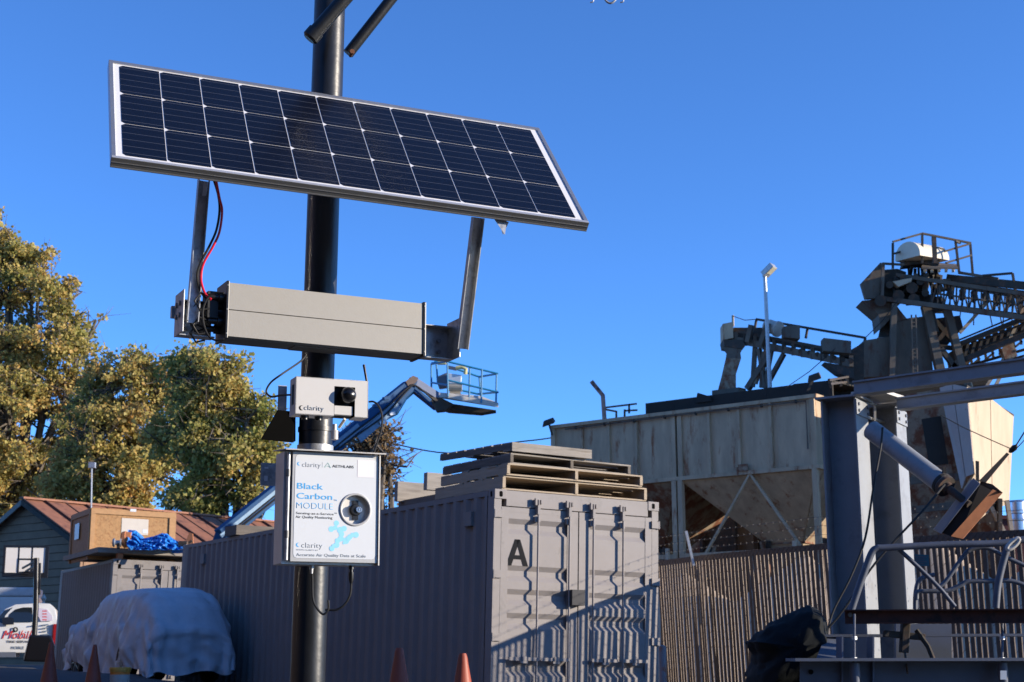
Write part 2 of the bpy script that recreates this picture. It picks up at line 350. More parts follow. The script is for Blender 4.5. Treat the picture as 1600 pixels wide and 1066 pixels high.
        for a in rods:  # the long handles
            r = MB(); s = -1 if a in (rods[0],) else -1; a_h = a + (-.38 if a == rods[0] else -.36) * (1 if k == 0 else -1) * (1 if (k == 0) else 1)
            if k == 0: x0, x1 = a - .40, a + .02
            else: x0, x1 = a - .02, a + .36
            c = -2.03; r.fbox(fr, min(x0, x1), max(x0, x1), .058, .070, c - .02, c + .02); r.build('door_handle', conta, dr)
            r = MB(); r.fbox(fr, (x0 + x1) / 2 - .05, (x0 + x1) / 2 + .05, -.01, .085, c - .05, c - .024); r.fbox(fr, (x0 + x1) / 2 - .03, (x0 + x1) / 2 + .03, .072, .088, c - .022, c + .03); r.build('handle_catch', conta, dr)
        for c in (-.30, -1.03, -1.78, -2.50):
            r = MB(); ah = .06 if k == 0 else W - .06; s = -1 if k == 0 else 1
            r.fbox(fr, ah + s * .0 - .055, ah + .055, -.006, .018, c - .045, c + .045); r.tube([fr.p(ah + s * .058, .005, c - .05), fr.p(ah + s * .058, .005, c + .05)], .016, 8)
            r.build('hinge', conta, dr)
    # lock box
    r = MB(); r.fbox(fr, 1.06, 1.25, -.01, .11, -1.37, -1.18); r.build('lock_box', mat('lock_box_dark', (.022, .022, .026), .7, 0, .2, 8), t, bevel=.004)
    return t, fr
ct_main, FA = container(A0, CD, CL, CZ, 2.438, 12.19, HC, 'long grey shipping container marked with a black letter A', 'grey shipping containers')
a, c = FA.hit(790.5, 883.2, -.012); a2, _ = FA.hit(825, 884, -.012); _, c2 = FA.hit(808, 843, -.012)
def LA(u, v): return FA.p(a + (a2 - a) * u, -.0085, c + (c2 - c) * v)
mb = MB()
for q in ([(0, 0), (.24, 0), (.60, 1), (.38, 1)], [(.76, 0), (1, 0), (.62, 1), (.42, 1)]): mb.poly([LA(*p) for p in q], FA.N, .0025)
mb.poly([p - FA.N * .0007 for p in (LA(.22, .24), LA(.78, .24), LA(.74, .40), LA(.27, .40))], FA.N, .0018)
mb.build('letter_print', ink_dark, ct_main)
for k_ in (.62, 10.9):
    mb = MB(); mb.fbox(FA, -.045, -.001, -k_ - .10, -k_ + .10, -.42, -.24); mb.build('side_vent', contb, ct_main, bevel=.004)
b_ang = math.radians(-3)
Rz = Matrix.Rotation(-math.radians(3), 3, 'Z')
OB = P(178, 873, 33)
ct_b, FB = container(OB, Rz @ CD, Rz @ CL, CZ, 2.438, 6.06, 2.59, 'shorter grey shipping container behind the covered car, wooden deck on top', 'grey shipping containers')

# ------------------------------------------------------------------ timber and pallets on the main container
def pallet(O, X, Y, label, wd, wd2, lx=1.2, ly=1.0, nb=6, under=True, th_=.13, tilt=None, ndeck=6):
    """O = near top left corner, X along the front, Y going back"""
    Zv = X.cross(Y).normalized(); t = thing('wooden_pallet', label, 'pallet', Vector(O) - Zv * th_ + X * lx / 2 + Y * ly / 2, 'wooden pallets stacked on the lettered container')
    w = ly / ndeck
    for i in range(ndeck):
        piece('board', wd, t, O + X * lx / 2 + Y * (w * (i + .5)) - Zv * (.009 + .003 * random.random()), X, Y, Zv, lx + random.uniform(-.02, .02), w * (.82 if i else .95), .018)
    for k in range(3):
        piece('stringer', wd2, t, O + X * (.02 + (lx - .04) * k / 2) + Y * ly / 2 - Zv * (.018 + (th_ - .036) / 2), Y, X, Zv, ly - .02, .042, th_ - .038)
    for i in (0, 2, 4):
        piece('board', wd, t, O + X * lx / 2 + Y * (w * (i + .5)) - Zv * (th_ - .010), X, Y, Zv, lx, w * .8, .018)
    return t
def topf(px, py, h):  # point at height h over the container roof, on the sight line of a pixel
    fr = Frame(A0 + CZ * h, CD, CZ, -CL); r = ray(px, py); e = V(0, 0, EYE); t = (fr.O - e).dot(CZ) / r.dot(CZ); return e + r * t
# stack: bottom two long pallets, two grey ones above
h0 = .0
X1 = CD
def stackpt(a, dep, h): return FA.p(a, -dep, h)
pallet(stackpt(.13, .03, .175), CD, CL, 'longest pale pallet, bottom one of the stack on the container roof', woodf, woodf, 2.15, 1.85, th_=.17, ndeck=7)
pallet(stackpt(.16, -.02, .325), (CD * 1 + CZ * .0).normalized(), CL, 'pale pallet second from the bottom of the stack', woodf, woodf, 2.02, 1.80, th_=.145, ndeck=7)
pallet(stackpt(.24, .04, .465), (CD + CL * .03).normalized(), (CL - CD * .03).normalized(), 'grey weathered pallet third from the bottom, under the topmost one', wood, woodd, 1.83, 1.75, th_=.132, ndeck=7)
tp = pallet(stackpt(.24, .03, .60), CD, (CL + CZ * .03).normalized(), 'topmost grey pallet of the stack, overhanging at the back', wood, woodd, 1.16, 1.95, th_=.11, ndeck=8)
piece('end_board', wood, tp, FA.p(.24 + .58, -.018, .60 - .06), CD, CL, CZ, 1.17, .022, .112)
def timber(px0, py0, px1, py1, d, h, wid, label, m=wood, depth=.12, ln=None):
    A = P(px0, py0, d); X = CD.copy(); fr = Frame(A, CD, -CL, CZ); a, _ = fr.hit(px1, py1); L_ = ln or a; t = None
    o = piece('timber', m, thing_dummy, A + X * L_ / 2 - CZ * h / 2 + CL * depth / 2, X, CL, CZ, L_, depth, h)
    o.parent = None; tag(o, label, 'timber', 'timbers across the container roof'); return o
class _T(dict): pass
thing_dummy = bpy.data.objects.new('t', None); thing_dummy['_T'] = (0.0, 0.0, 0.0)
def rooft(px, py):  # depth of the left roof edge of the container where it crosses pixel column px
    for k in range(0, 1219):
        q = A0 + CL * (k * .01); w = q - V(0, 0, EYE); x = 800 + F * w.dot(CX) / w.dot(CF)
        if x < px: return k * .01, q.y
    return 12.19, q.y
k1, dy1 = rooft(668, 0); k2, dy2 = rooft(622, 0); k3, dy3 = rooft(365, 0)
def timber2(k, off, h0_, ht, L_, dep, label, m):
    c = FA.p(-off + L_ / 2, -k, h0_ + ht / 2); o = piece('timber', m, thing_dummy, c, CD, CL, CZ, L_, dep, ht); o.parent = None
    return tag(o, label, 'timber', 'timbers across the container roof')
def timber3(px, pyt, pyb, k, L_, label):
    a, c1 = FA.hit(px, pyt, -k); _, c0 = FA.hit(px, pyb, -k); c = FA.p(a + L_ / 2, -k - .06, (c0 + c1) / 2)
    o = piece('timber', wood, thing_dummy, c, CD, CL, CZ, L_, .12, c1 - c0); o.parent = None; tag(o, label, 'timber', 'timbers across the container roof'); return a, c0
ta, tc = timber3(668, 738, 765, 4.4, 1.75, 'weathered square timber with a knot, poking out left of the pallet stack')
tb_, tc2 = timber3(622, 752, 783, 5.5, 2.0, 'longer lower weathered timber left of the pallets, beside the monitor box')
for k_, a_ in enumerate((ta + .15, ta + 1.4)):
    o = piece('bearer', woodd, thing_dummy, FA.p(a_ + .05, -4.95, tc / 2 - .01), CL, CD, CZ, 1.5, .1, max(.05, min(tc, tc2) - .02)); o.parent = None
    tag(o, ('dark bearer under the left ends of the timbers on the roof', 'dark bearer under the right ends of the timbers on the roof')[k_], 'timber')
timber2(k3, .06, .0, .17, 2.3, .6, 'broad dark beam lying on the far end of the long container', woodd)
mb = MB(); q = [FA.p(.05, -5.0, .02), FA.p(1.6, -5.0, .10), FA.p(1.6, -7.3, .10), FA.p(.05, -7.3, .02)]
mb.poly(q, UP, .03); o = recenter(mb.build('plywood_sheet', mat('dark_red_sheet', (.12, .035, .025), .8, 0, .2, 5)), FA.p(.8, -6, 0)); tag(o, 'dark red sheet lying on the container roof behind the timbers', 'sheet')

# ------------------------------------------------------------------ pole and the air monitor
PD = 5.28
pt_, pb_ = P(517.5, -60, PD), P(480.5, 1066, PD)
dirp = (pt_ - pb_).normalized(); base = pb_ + dirp * ((EYE - 1.62 - pb_.z) / dirp.z)
def polept(py):
    r = ray(500, py); tt = ((r * (PD / r.y)).z + EYE - base.z) / dirp.z; return base + dirp * tt
pole = thing('street_pole', 'thick black steel pole carrying the solar panel and sensor boxes', 'pole', base)
mb = MB(); mb.tube([base, pb_, pt_, pt_ + dirp * .9], [.0605, .060, .0575, .057], 40); mb.build('shaft', black, pole, smooth=True)
mb = MB(); mb.lathe(base, UP, [(0, .16), (.03, .16), (.035, .09), (.10, .075), (.12, .062)], 32); mb.build('base_flange', black, pole, smooth=True)
# brace arms at the top
mb = MB(); p0 = P(486, 58, PD - .16); p1 = P(640, -118, PD - .16); mb.tube([p0, p1], .0265, 20); ar = mb.build('arm', black, pole, smooth=True)
mb = MB(); dd = (p1 - p0).normalized(); mb.tube([p0 - dd * .012, p0 - dd * .004, p0 + dd * .03], [.022, .031, .031], 20); mb.build('end_cap', black, ar, smooth=True)
mb = MB(); p0 = P(544, 84, PD + .12); p1 = P(760, -190, PD + .12); mb.tube([p0, p1], .0215, 20); ar = mb.build('arm', black, pole, smooth=True)
mb = MB(); c0 = P(551, 87, PD + .07); mb.lathe(c0 - V(.0, .03, 0), V(.3, -1, .1), [(-.03, .006), (0, .006), (0, .010), (.010, .010), (.010, .0)], 6); mb.build('rusty_bolt', mat('dark_rusty_bolt', (.14, .05, .02), .8, 0, .3, 30), ar)
# ---- solar panel (the fitted plane)
yaw, tl, rl = math.radians(69.5), math.radians(44.1), math.radians(1.89); TLd = 4.95
D = V(math.sin(yaw) * math.cos(rl), math.cos(yaw) * math.cos(rl), -math.sin(rl)); N0 = D.cross(UP).normalized(); dn = D.cross(N0)
if dn.z > 0: dn = -dn
dn = (dn * math.cos(tl) + N0 * math.sin(tl)).normalized(); NN = dn.cross(D).normalized()
if NN.y > 0: NN = -NN
FS = Frame(P(170, 93, TLd), D, NN, -dn); SW, SH = 1.702 * TLd / 5.2, .770 * TLd / 5.2
sp = thing('solar_panel', 'large tilted solar panel with dark cells mounted on the black pole', 'solar panel', FS.p(SW / 2, -.04, -SH))
ft = .036
for nm, (a0, a1, c0, c1) in (('top', (0, SW, -.020, 0)), ('bottom', (0, SW, -SH, -SH + .012)), ('left', (0, .014, -SH + .0125, -.0205)), ('right', (SW - .014, SW, -SH + .0125, -.0205))):
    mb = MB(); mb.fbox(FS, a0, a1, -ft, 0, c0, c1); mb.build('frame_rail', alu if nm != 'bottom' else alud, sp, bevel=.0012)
mb = MB(); mb.fbox(FS, 0.001, SW - .001, -.0015, .0008, -SH + .0005, -SH + .0135); mb.build('frame_lip', mat('bright_frame_lip', (.62, .62, .62), .4, .6, .05, 20), sp)
mb = MB(); mb.fbox(FS, .001, SW - .001, -ft + .002, -ft + .006, -SH - .0012, -SH + .03); mb.fbox(FS, .001, SW - .001, -.0165, -.0145, -SH - .0012, -SH + .001); mb.build('frame_flange', alu, sp)
mb = MB(); mb.fbox(FS, .013, SW - .013, -.0075, -.0045, -SH + .011, -.019); mb.build('backsheet', backsheet, sp)
a0, c_ = FS.hit(183, 100); m_l = .034; m_r = .040; cols = 11; rows = 3; cw = (SW - m_l - m_r) / cols; ch = (SH - .030 - .026) / rows
cmesh = {}
def cellmesh(kind):
    if kind in cmesh: return cmesh[kind]
    w, h, k = cw - .0045, ch - .0045, .011; pts = []
    if kind == 'r': pts = [(-w / 2, -h / 2 + k), (-w / 2 + k, -h / 2), (w / 2, -h / 2), (w / 2, h / 2), (-w / 2 + k, h / 2), (-w / 2, h / 2 - k)]
    m = MB(); m.poly([V(x, y, 0) for x, y in pts], V(0, 0, 1), .001); o = m.build('cell', cellm); cmesh[kind] = o.data; bpy.data.objects.remove(o); return cmesh[kind]
T = Vector(sp['_T'])
for i in range(cols):
    for j in range(rows):
        cc = FS.p(m_l + (i + .5) * cw, -.003, -.026 - (j + .5) * ch) - T; o = bpy.data.objects.new('cell', cellmesh('r')); col.objects.link(o); o.parent = sp
        X, Y, Z = FS.D, FS.U, FS.N; o.matrix_local = Matrix(((X.x, Y.x, Z.x, cc.x), (X.y, Y.y, Z.y, cc.y), (X.z, Y.z, Z.z, cc.z), (0, 0, 0, 1)))
mb = MB(); mb.add([FS.p(.013, -.0012, -SH + .012), FS.p(SW - .013, -.0012, -SH + .012), FS.p(SW - .013, -.0012, -.019), FS.p(.013, -.0012, -.019)], [(0, 1, 2, 3)]); mb.build('glass_pane', pane, sp)
mb = MB(); a, _ = FS.hit(778, 330); mb.poly([FS.p(a, -.04, -SH + .02), FS.p(a + .05, -.04, -SH + .02), FS.p(a + .05, -.04, -SH + .02) - UP * .0 + FS.N * 0, P(789, 367, FS.p(a, 0, -SH).y + .05)], V(0, -1, 0), .003); mb.build('corner_gusset', galv, sp)

# ---- battery box, brackets and struts
FBt = yawframe(P(355.3, 440.3, 4.86), 63.2); BW, BH, BDp = .717, .188, .115
bb = thing('battery_box', 'long beige battery housing with black end caps below the solar panel', 'battery box', FBt.p(BW / 2, -BDp / 2, -BH))
for c0, c1 in ((-BH * .5 + .0015, -.002), (-BH + .004, -BH * .5 - .0015)):
    mb = MB(); mb.fbox(FBt, .008, BW - .008, -.012, -.001, c0, c1)
    mb.build('front_panel', beige, bb)
mb = MB(); mb.fbox(FBt, .006, BW - .006, -BDp, -.013, -BH, 0); mb.fbox(FBt, .25, .42, -BDp + .01, -.03, -BH - .004, -BH + .001); mb.build('body', mat('housing_underside', (.15, .145, .135), .5, .3, .1, 20), bb, bevel=.003)
for a0, a1 in ((-.002, .0075), (BW - .0075, BW + .003)):
    mb = MB(); mb.fbox(FBt, a0, a1, -BDp - .003, .003, -BH - .004, .004); mb.build('end_cap', blackp, bb, bevel=.002)
for a_ in (.0025, BW - .002):
    for c_ in (-.012, -BH * .5, -BH + .012): mb = MB(); mb.lathe(FBt.p(a_, .003, c_), FBt.N, [(0, .0035), (.0015, .003), (.0015, 0)], 8); mb.build('screw', alud, bb)
# connectors and tangled leads on the left end
mb = MB()
for k, (b, c) in enumerate(((-.03, -.05), (-.06, -.07), (-.085, -.11), (-.04, -.13), (-.07, -.15))):
    mb.lathe(FBt.p(0, b, c), -FBt.D, [(0, .0), (0, .016), (.02, .016), (.022, .011), (.05, .010), (.05, 0)], 12)
mb.build('cable_gland', blackp, bb, smooth=True)
mb = MB(); 
for k in range(5):
    b, c = ((-.03, -.05), (-.06, -.07), (-.085, -.11), (-.04, -.13), (-.07, -.15))[k]
    p = FBt.p(-.05, b, c); mb.tube([p, p - FBt.D * .03 + UP * .01, p - FBt.D * .05 - UP * .02, p - FBt.D * .03 - UP * .05, p - FBt.D * .0 - UP * .04], .0035, 8)
mb.fbox(FBt, -.055, -.02, -.10, -.03, -.12, -.03)
mb.build('lead', rubber, bb, smooth=True)
# mounting cradle: rear crossbar with angled end plates
br = thing('mounting_bracket', 'galvanised bracket frame with two upright struts under the solar panel', 'bracket', FBt.p(BW / 2, -.2, -BH))
bL, bR = FBt.p(-.145, -.10, -.10), FBt.p(BW + .145, -.10, -.06)
for sgn, ax in ((-1, -.138), (1, BW + .145)):
    # channel plates between box and strut
    a_in = -.015 if sgn < 0 else BW + .015; a_out = ax
    mb = MB(); lo, hi = (min(a_in, a_out), max(a_in, a_out))
    mb.fbox(FBt, lo, hi, -.128, -.124, -BH + .012, -.055); mb.fbox(FBt, lo, hi, -.124, -.075, -BH + .010, -BH + .014); mb.fbox(FBt, lo, hi, -.124, -.085, -.058, -.054)
    mb.build('channel', galv, br, bevel=.001)
    mb = MB(); mb.fbox(FBt, a_out - .002, a_out + .002, -.128, -.02, -BH + .010, -.035); mb.build('end_plate', galv, br, bevel=.001)
    mb = MB()
    for c in (-.075, -.115):
        for b in (-.06, -.1): mb.lathe(FBt.p(a_out, b, c), FBt.D * sgn, [(0, 0), (0, .009), (.008, .009), (.008, 0)], 6)
        mb.lathe(FBt.p(a_out - sgn * .04, -.12, c - .03), FBt.N, [(0, 0), (0, .008), (.01, .008), (.01, 0)], 6)
    mb.build('bolt', mat('bolt_steel', (.3, .3, .31), .35, .8), br)
mb = MB(); mb.fbox(FBt, -.15, BW + .145, -.148, -.129, -.11, -.07); mb.build('crossbar', galv, br)
def strut(pxb, pyb, db, pxt, pyt, dt, wpx):
    b0, t0 = P(pxb, pyb, db), P(pxt, pyt, dt); ax = (t0 - b0).normalized(); X = FBt.D.copy(); X = (X - ax * X.dot(ax)).normalized(); Z = ax.cross(X)
    mb = MB(); c = (b0 + t0) / 2; L_ = (t0 - b0).length; w = wpx
    mb.box(c, X, Z, ax, w, .003, L_); mb.box(c - X * w / 2 - Z * .011, X, Z, ax, .003, .022, L_); mb.box(c + X * w / 2 - Z * .011, X, Z, ax, .003, .022, L_); o = mb.build('strut', galv, br)
    mb = MB()
    for k in np.linspace(.08, .92, 14): mb.lathe(b0 + ax * L_ * k + Z * .002, Z if Z.y < 0 else -Z, [(0, 0), (0, .0032), (.0006, .0032), (.0006, 0)], 8)
    mb.build('strut_hole', gasket, o)
strut(299, 505, 4.86, 317, 283, 4.93, .036)
strut(720, 545, 5.27, 745, 340, 5.14, .040)
mb = MB(); mb.poly([P(318, 283, 4.9), P(325, 284, 4.9), P(322, 306, 4.9), P(316, 306, 4.9)], V(0, -1, 0), .003); mb.build('gusset', galv, br)
mb = MB(); mb.poly([P(778, 343, 5.2), P(795, 347, 5.2), P(786, 367, 5.2)], V(0, -1, 0), .003); mb.build('gusset', galv, br)

def cablepath(pts, d): return [P(x, y, dd if not isinstance(d, (int, float)) else d) for (x, y, dd) in [(p[0], p[1], p[2] if len(p) > 2 else d) for p in pts]]
def spline(pts, n=6):
    out = []; m = len(pts)
    for i in range(m - 1):
        p0, p1, p2, p3 = pts[max(0, i - 1)], pts[i], pts[i + 1], pts[min(m - 1, i + 2)]
        for k in range(n):
            t = k / n; out.append(.5 * ((2 * p1) + (p2 - p0) * t + (2 * p0 - 5 * p1 + 4 * p2 - p3) * t * t + (3 * p1 - p0 - 3 * p2 + p3) * t ** 3))
    out.append(pts[-1]); return out
def cable(name, pts, d, r, m, label, cat='cable', group=None):
    w = spline([P(p[0], p[1], p[2] if len(p) > 2 else d) for p in pts]); mb = MB(); mb.tube(w, r, 8)
    o = recenter(mb.build(name, m, smooth=True), w[-1]); return tag(o, label, cat, group)
cable('power_cable', [(338, 284), (343, 310), (347, 330), (343, 362), (333, 385), (318, 412), (314, 436), (320, 458), (330, 468)], 4.85, .0042, redw, 'red wire hanging from the solar panel to the battery box', 'cable', 'power leads between panel and battery')
cable('power_cable', [(334, 281), (341, 305), (343, 330), (338, 360), (327, 385), (314, 410), (308, 432), (314, 456), (326, 470)], 4.87, .0042, rubber, 'black wire hanging beside the red one under the solar panel', 'cable', 'power leads between panel and battery')
cable('looped_cable', [(350, 458), (330, 460), (318, 480), (318, 505), (326, 525), (338, 532), (350, 530)], 4.84, .0035, rubber, 'thin black lead looping beside the left end of the battery box')
cable('sensor_cable', [(478, 556, 4.98), (468, 566, 4.95), (440, 585), (423, 598), (416, 612), (424, 620), (438, 618), (455, 617)], 4.88, .0034, rubber, 'black cable curving into the left side of the small white sensor box')
cable('antenna_cable', [(576, 628), (584, 628), (592, 635), (597, 650), (596, 670), (590, 690), (583, 712)], 5.04, .0034, rubber, 'black cable arching from the white sensor box down to the monitor box')
cable('lower_cable', [(487, 884), (488, 905), (489, 935), (495, 950), (505, 960), (513, 952), (513, 938)], 4.98, .0036, rubber, 'black cable hanging from the left underside of the monitor box')
cable('lower_cable_right', [(549, 912), (547, 930), (538, 945), (525, 953), (508, 953)], 5.02, .0036, rubber, 'black cable with a plug curving from the right underside of the monitor')
bpy.data.objects['lower_cable_right'].name = 'plug_cable'
mb = MB(); q = P(549, 884, 5.02); mb.lathe(q, -UP, [(-.006, 0), (-.006, .009), (.012, .009), (.012, .006), (.022, .006), (.022, .009), (.045, .0085), (.058, .005)], 12)
o = recenter(mb.build('cable_plug', blackp, smooth=True), q); tag(o, 'black round cable plug screwed into the right underside of the monitor box', 'plug')
mb = MB(); q = P(487, 884, 4.98); mb.lathe(q, -UP, [(-.006, 0), (-.006, .008), (.010, .008), (.010, .006), (.026, .005)], 12)
o = recenter(mb.build('cable_gland', galv, smooth=True), q); tag(o, 'small metal cable gland under the left side of the monitor box', 'cable gland')

# ---- small white sensor box
FSn = yawframe(P(463, 588, 4.93), 66.8); NW, NH, ND = .251, .126, .075
sb = thing('sensor_box', 'small white sensor box with a black dome sensor, strapped to the pole', 'sensor', FSn.p(NW / 2, -ND / 2, -NH))
def holeplate(mb, fr, a0, a1, c0, c1, h0, h1, g0, g1, b0, b1):  # plate with a rectangular opening
    mb.fbox(fr, a0, h0, b0, b1, c0, c1); mb.fbox(fr, h1, a1, b0, b1, c0, c1); mb.fbox(fr, h0, h1, b0, b1, c0, g0); mb.fbox(fr, h0, h1, b0, b1, g1, c1)
ah0, ch1 = FSn.hit(522.5, 603.5); ah1, ch0 = FSn.hit(554.5, 636)
mb = MB(); mb.fbox(FSn, 0, ah0, -.002, 0, -NH, 0); mb.fbox(FSn, ah1, NW, -.002, 0, -NH, 0); mb.fbox(FSn, ah0, ah1, -.002, 0, ch1, 0)
mb.fbox(FSn, 0, NW, -ND, 0, -.002, .0002); mb.fbox(FSn, NW - .002, NW + .0003, -ND, 0, -NH, -.002); mb.fbox(FSn, 0, ah0, -ND, 0, -NH - .0002, -NH + .002); mb.fbox(FSn, ah1, NW, -ND, 0, -NH - .0002, -NH + .002)
mb.fbox(FSn, -.0003, .002, -.022, 0, -NH, -.002); mb.fbox(FSn, -.0003, .002, -ND, -.052, -NH, -.002); mb.fbox(FSn, -.0003, .002, -.052, -.022, -.022, -.002); mb.fbox(FSn, -.0003, .002, -.052, -.022, -NH, -NH + .035)
mb.build('cover', white_pc, sb)
mb = MB(); mb.fbox(FSn, .004, NW - .004, -ND, -.040, -NH + .004, -.004); mb.fbox(FSn, .004, .05, -.040, -.02, -.1, -.03); mb.fbox(FSn, ah0 - .002, ah1 + .002, -.045, -.035, ch0, 0 - .01); mb.build('inner_case', blackp, sb, bevel=.003)
mb = MB(); mb.fbox(FSn, ah0 + .002, ah1 - .006, -.03, -.006, -NH + .006, ch0 + .002); mb.build('sensor_module', white_pc, sb, bevel=.002)
dc = FSn.hit(543, 618)
mb = MB(); mb.lathe(FSn.p(dc[0], -.035, dc[1]), FSn.N, [(0, .026), (.03, .026), (.042, .0275), (.046, .0275), (.05, .0265), (.060, .022), (.067, .013), (.069, 0)], 32); mb.build('dome_sensor', mat('dome_black_gloss', (.008, .008, .009), .25), sb, smooth=True)
mb = MB()
for x in (480, 502): 
    q = FSn.p(FSn.hit(x, 640)[0], -.03, -NH); mb.lathe(q, -UP, [(-.004, 0), (-.004, .014), (.008, .014), (.009, .011), (.014, .011), (.014, 0)], 16)
mb.build('cable_gland', blackp, sb, smooth=True)
mb = MB(); q0 = P(573, 596, FSn.p(NW, 0, 0).y + .03); q1 = P(568.5, 570, q0.y); mb.tube([q0 - UP * .05, q0, q1], [.0042, .0042, .0048], 10); mb.build('antenna', blackp, sb, smooth=True)
ll = FSn.hit(475, 640.5); lr = FSn.hit(506, 643); lt = FSn.hit(480, 633)
lettering('clarity', FSn, ll[0], ll[1], lr[0] - ll[0], lt[1] - ll[1], ink_grey, sb, bold=-.012)
def crescent(fr, a, c, r, m, parent, b=.0006):
    pts = []
    for i in range(13): t = math.radians(60 + 240 * i / 12); pts.append((a + r * math.cos(t), c + r * math.sin(t)))
    for i in range(11): t = math.radians(290 - 220 * i / 10); pts.append((a + r * .45 + r * .85 * math.cos(t), c + r * .08 + r * .85 * math.sin(t)))
    mb = MB(); mb.poly([fr.p(x, b, y) for x, y in pts], fr.N, .0006); mb.build('logo_mark', m, parent)
g = FSn.hit(471, 637.5); crescent(FSn, g[0], g[1], .0085, ink_dark, sb)
# bracket plate, clear cap and clamp
mb = MB(); e0 = P(435, 602, 5.02); fr = yawframe(e0, 66.8); mb.fbox(fr, 0, .03, -.003, 0, -.085, 0); mb.build('mounting_plate', galv, sb)
mb = MB(); 
for c in (-.012, -.03, -.075): mb.fbox(fr, .006, .020, 0, .0006, c - .003, c + .003)
mb.build('slot', white_pc, sb)
mb = MB(); q = P(523, 663, 5.0); mb.lathe(q, -UP, [(0, 0), (0, .007), (.02, .007), (.022, .012), (.052, .0125), (.055, .0)], 14); mb.build('clear_inlet', mat('frosted_clear_plastic', (.45, .42, .38), .3), sb, smooth=True)
mb = MB(); mb.tube([P(539, 655, 5.0), P(530, 668, 5.03)], .005, 8); mb.build('inlet_tip', mat('cream_plastic', (.6, .55, .45), .5), sb, smooth=True)
# black conical shade to the left of the pole
cs = thing('rubber_shroud', 'black tapered rubber shade beside the pole under the sensor box', 'shade', P(435, 690, 5.2))
mb = MB(); fr = yawframe(P(436, 640, 5.2), 66.8)
tpq = [P(434, 640, 5.22), P(462, 644, 5.25), P(462, 644, 5.32), P(434, 640, 5.30)]; btq = [P(407, 687, 5.15), P(458, 692, 5.2), P(462, 690, 5.36), P(410, 685, 5.32)]
mb.hexa(btq + tpq); mb.build('shade_body', mat('matt_black_rubber', (.003, .003, .003), .95, 0, .1, 10, spec=.05), cs, bevel=.004)

# ---- black carbon module
FM = yawframe(P(458, 705.5, 4.90), 66.5); MW, MH, MD = .295, .357, .135
mo = thing('monitor_box', 'air monitor enclosure with white printed door and round inlet, on the pole', 'monitor box', FM.p(MW / 2, -MD / 2, -MH))
mb = MB(); mb.fbox(FM, -.022, MW + .002, -MD, -.022, -MH - .006, .004); mb.build('case', steelgrey, mo, bevel=.002)
mb = MB(); mb.fbox(FM, -.024, MW + .004, -.024, -.019, -MH - .008, .0); mb.fbox(FM, MW + .001, MW + .005, -.03, .006, -MH - .008, .0); mb.build('case_rim', steelgrey, mo)
mb = MB(); q = [FM.p(-.030, .025, .006), FM.p(MW + .018, .025, .006), FM.p(MW + .018, -MD - .01, .020), FM.p(-.030, -MD - .01, .020)]; mb.poly(q, UP, .0025); mb.fbox(FM, -.030, MW + .018, .0225, .025, .002, .0055); mb.build('rain_roof', steelgrey, mo)
mb = MB(); mb.tube([FM.p(-.012, -.008, -MH + .004), FM.p(-.012, -.008, -.004)], .006, 12); mb.build('hinge', galv, mo, smooth=True)
for c in (-.07, -.27):
    mb = MB(); mb.tube([FM.p(-.012, -.008, c - .012), FM.p(-.012, -.008, c + .012)], .0078, 12); mb.build('hinge_knuckle', alud, mo, smooth=True)
hc = FM.hit(555.3, 796.5); HR = .0545
def platehole(mb, fr, a0, a1, c0, c1, b, ctr, r, rc=.0, n=48):
    pts_o = []
    for i in range(n):
        t = 2 * math.pi * (i + .5) / n; dx, dy = math.cos(t), math.sin(t); s = 1e9
        if dx > 0: s = min(s, (a1 - ctr[0]) / dx)
        if dx < 0: s = min(s, (a0 - ctr[0]) / dx)
        if dy > 0: s = min(s, (c1 - ctr[1]) / dy)
        if dy < 0: s = min(s, (c0 - ctr[1]) / dy)
        pts_o.append([ctr[0] + dx * s, ctr[1] + dy * s])
    corners = [(a0, c0), (a1, c0), (a1, c1), (a0, c1)]
    for cx_, cy_ in corners:  # nearest outer point snaps to the corner (cut round by rc)
        k = min(range(n), key=lambda i: (pts_o[i][0] - cx_) ** 2 + (pts_o[i][1] - cy_) ** 2)
        sx = 1 if cx_ == a0 else -1; sy = 1 if cy_ == c0 else -1; pts_o[k] = [cx_ + sx * rc * .3, cy_ + sy * rc * .3]
        for kk in (k - 1, k + 1):
            kk %= n; q = pts_o[kk]
            if rc:
                if abs(q[0] - cx_) < 1e-6: q[1] = cy_ + sy * rc
                else: q[0] = cx_ + sx * rc
    vs = [fr.p(x, b, y) for x, y in pts_o] + [fr.p(ctr[0] + r * math.cos(2 * math.pi * (i + .5) / n), b, ctr[1] + r * math.sin(2 * math.pi * (i + .5) / n)) for i in range(n)]
    mb.add(vs, [(i, (i + 1) % n, (i + 1) % n + n, i + n) for i in range(n)])
mb = MB(); platehole(mb, FM, 0, MW, -MH, 0, 0, hc, HR)
for a0, a1, c0, c1 in ((0, MW, -.003, 0), (0, MW, -MH, -MH + .003), (0, .003, -MH, 0), (MW - .003, MW, -MH, 0)): mb.fbox(FM, a0, a1, -.018, -.0004, c0, c1)
door = mb.build('door', mat('door_edge_metal', (.44, .44, .43), .45, .4, .05, 30), mo)
mb = MB(); platehole(mb, FM, .0085, MW - .0085, -MH + .011, -.009, .0009, hc, HR - .001, rc=.012); mb.build('door_label', labelw, door)
mb = MB(); mb.lathe(FM.p(hc[0], 0, hc[1]), FM.N, [(-.004, HR), (.004, HR), (.005, HR - .0015), (.005, HR - .0055), (.004, HR - .007), (-.032, HR - .007)], 48); mb.build('inlet_ring', mat('inlet_ring_grey', (.38, .385, .39), .5, .2, .03, 20), door, smooth=True)
mb = MB(); mb.lathe(FM.p(hc[0], -.032, hc[1]), FM.N, [(0, HR - .007), (.0005, .001), (.0005, 0)], 40); mb.build('inlet_back', cupw, door)
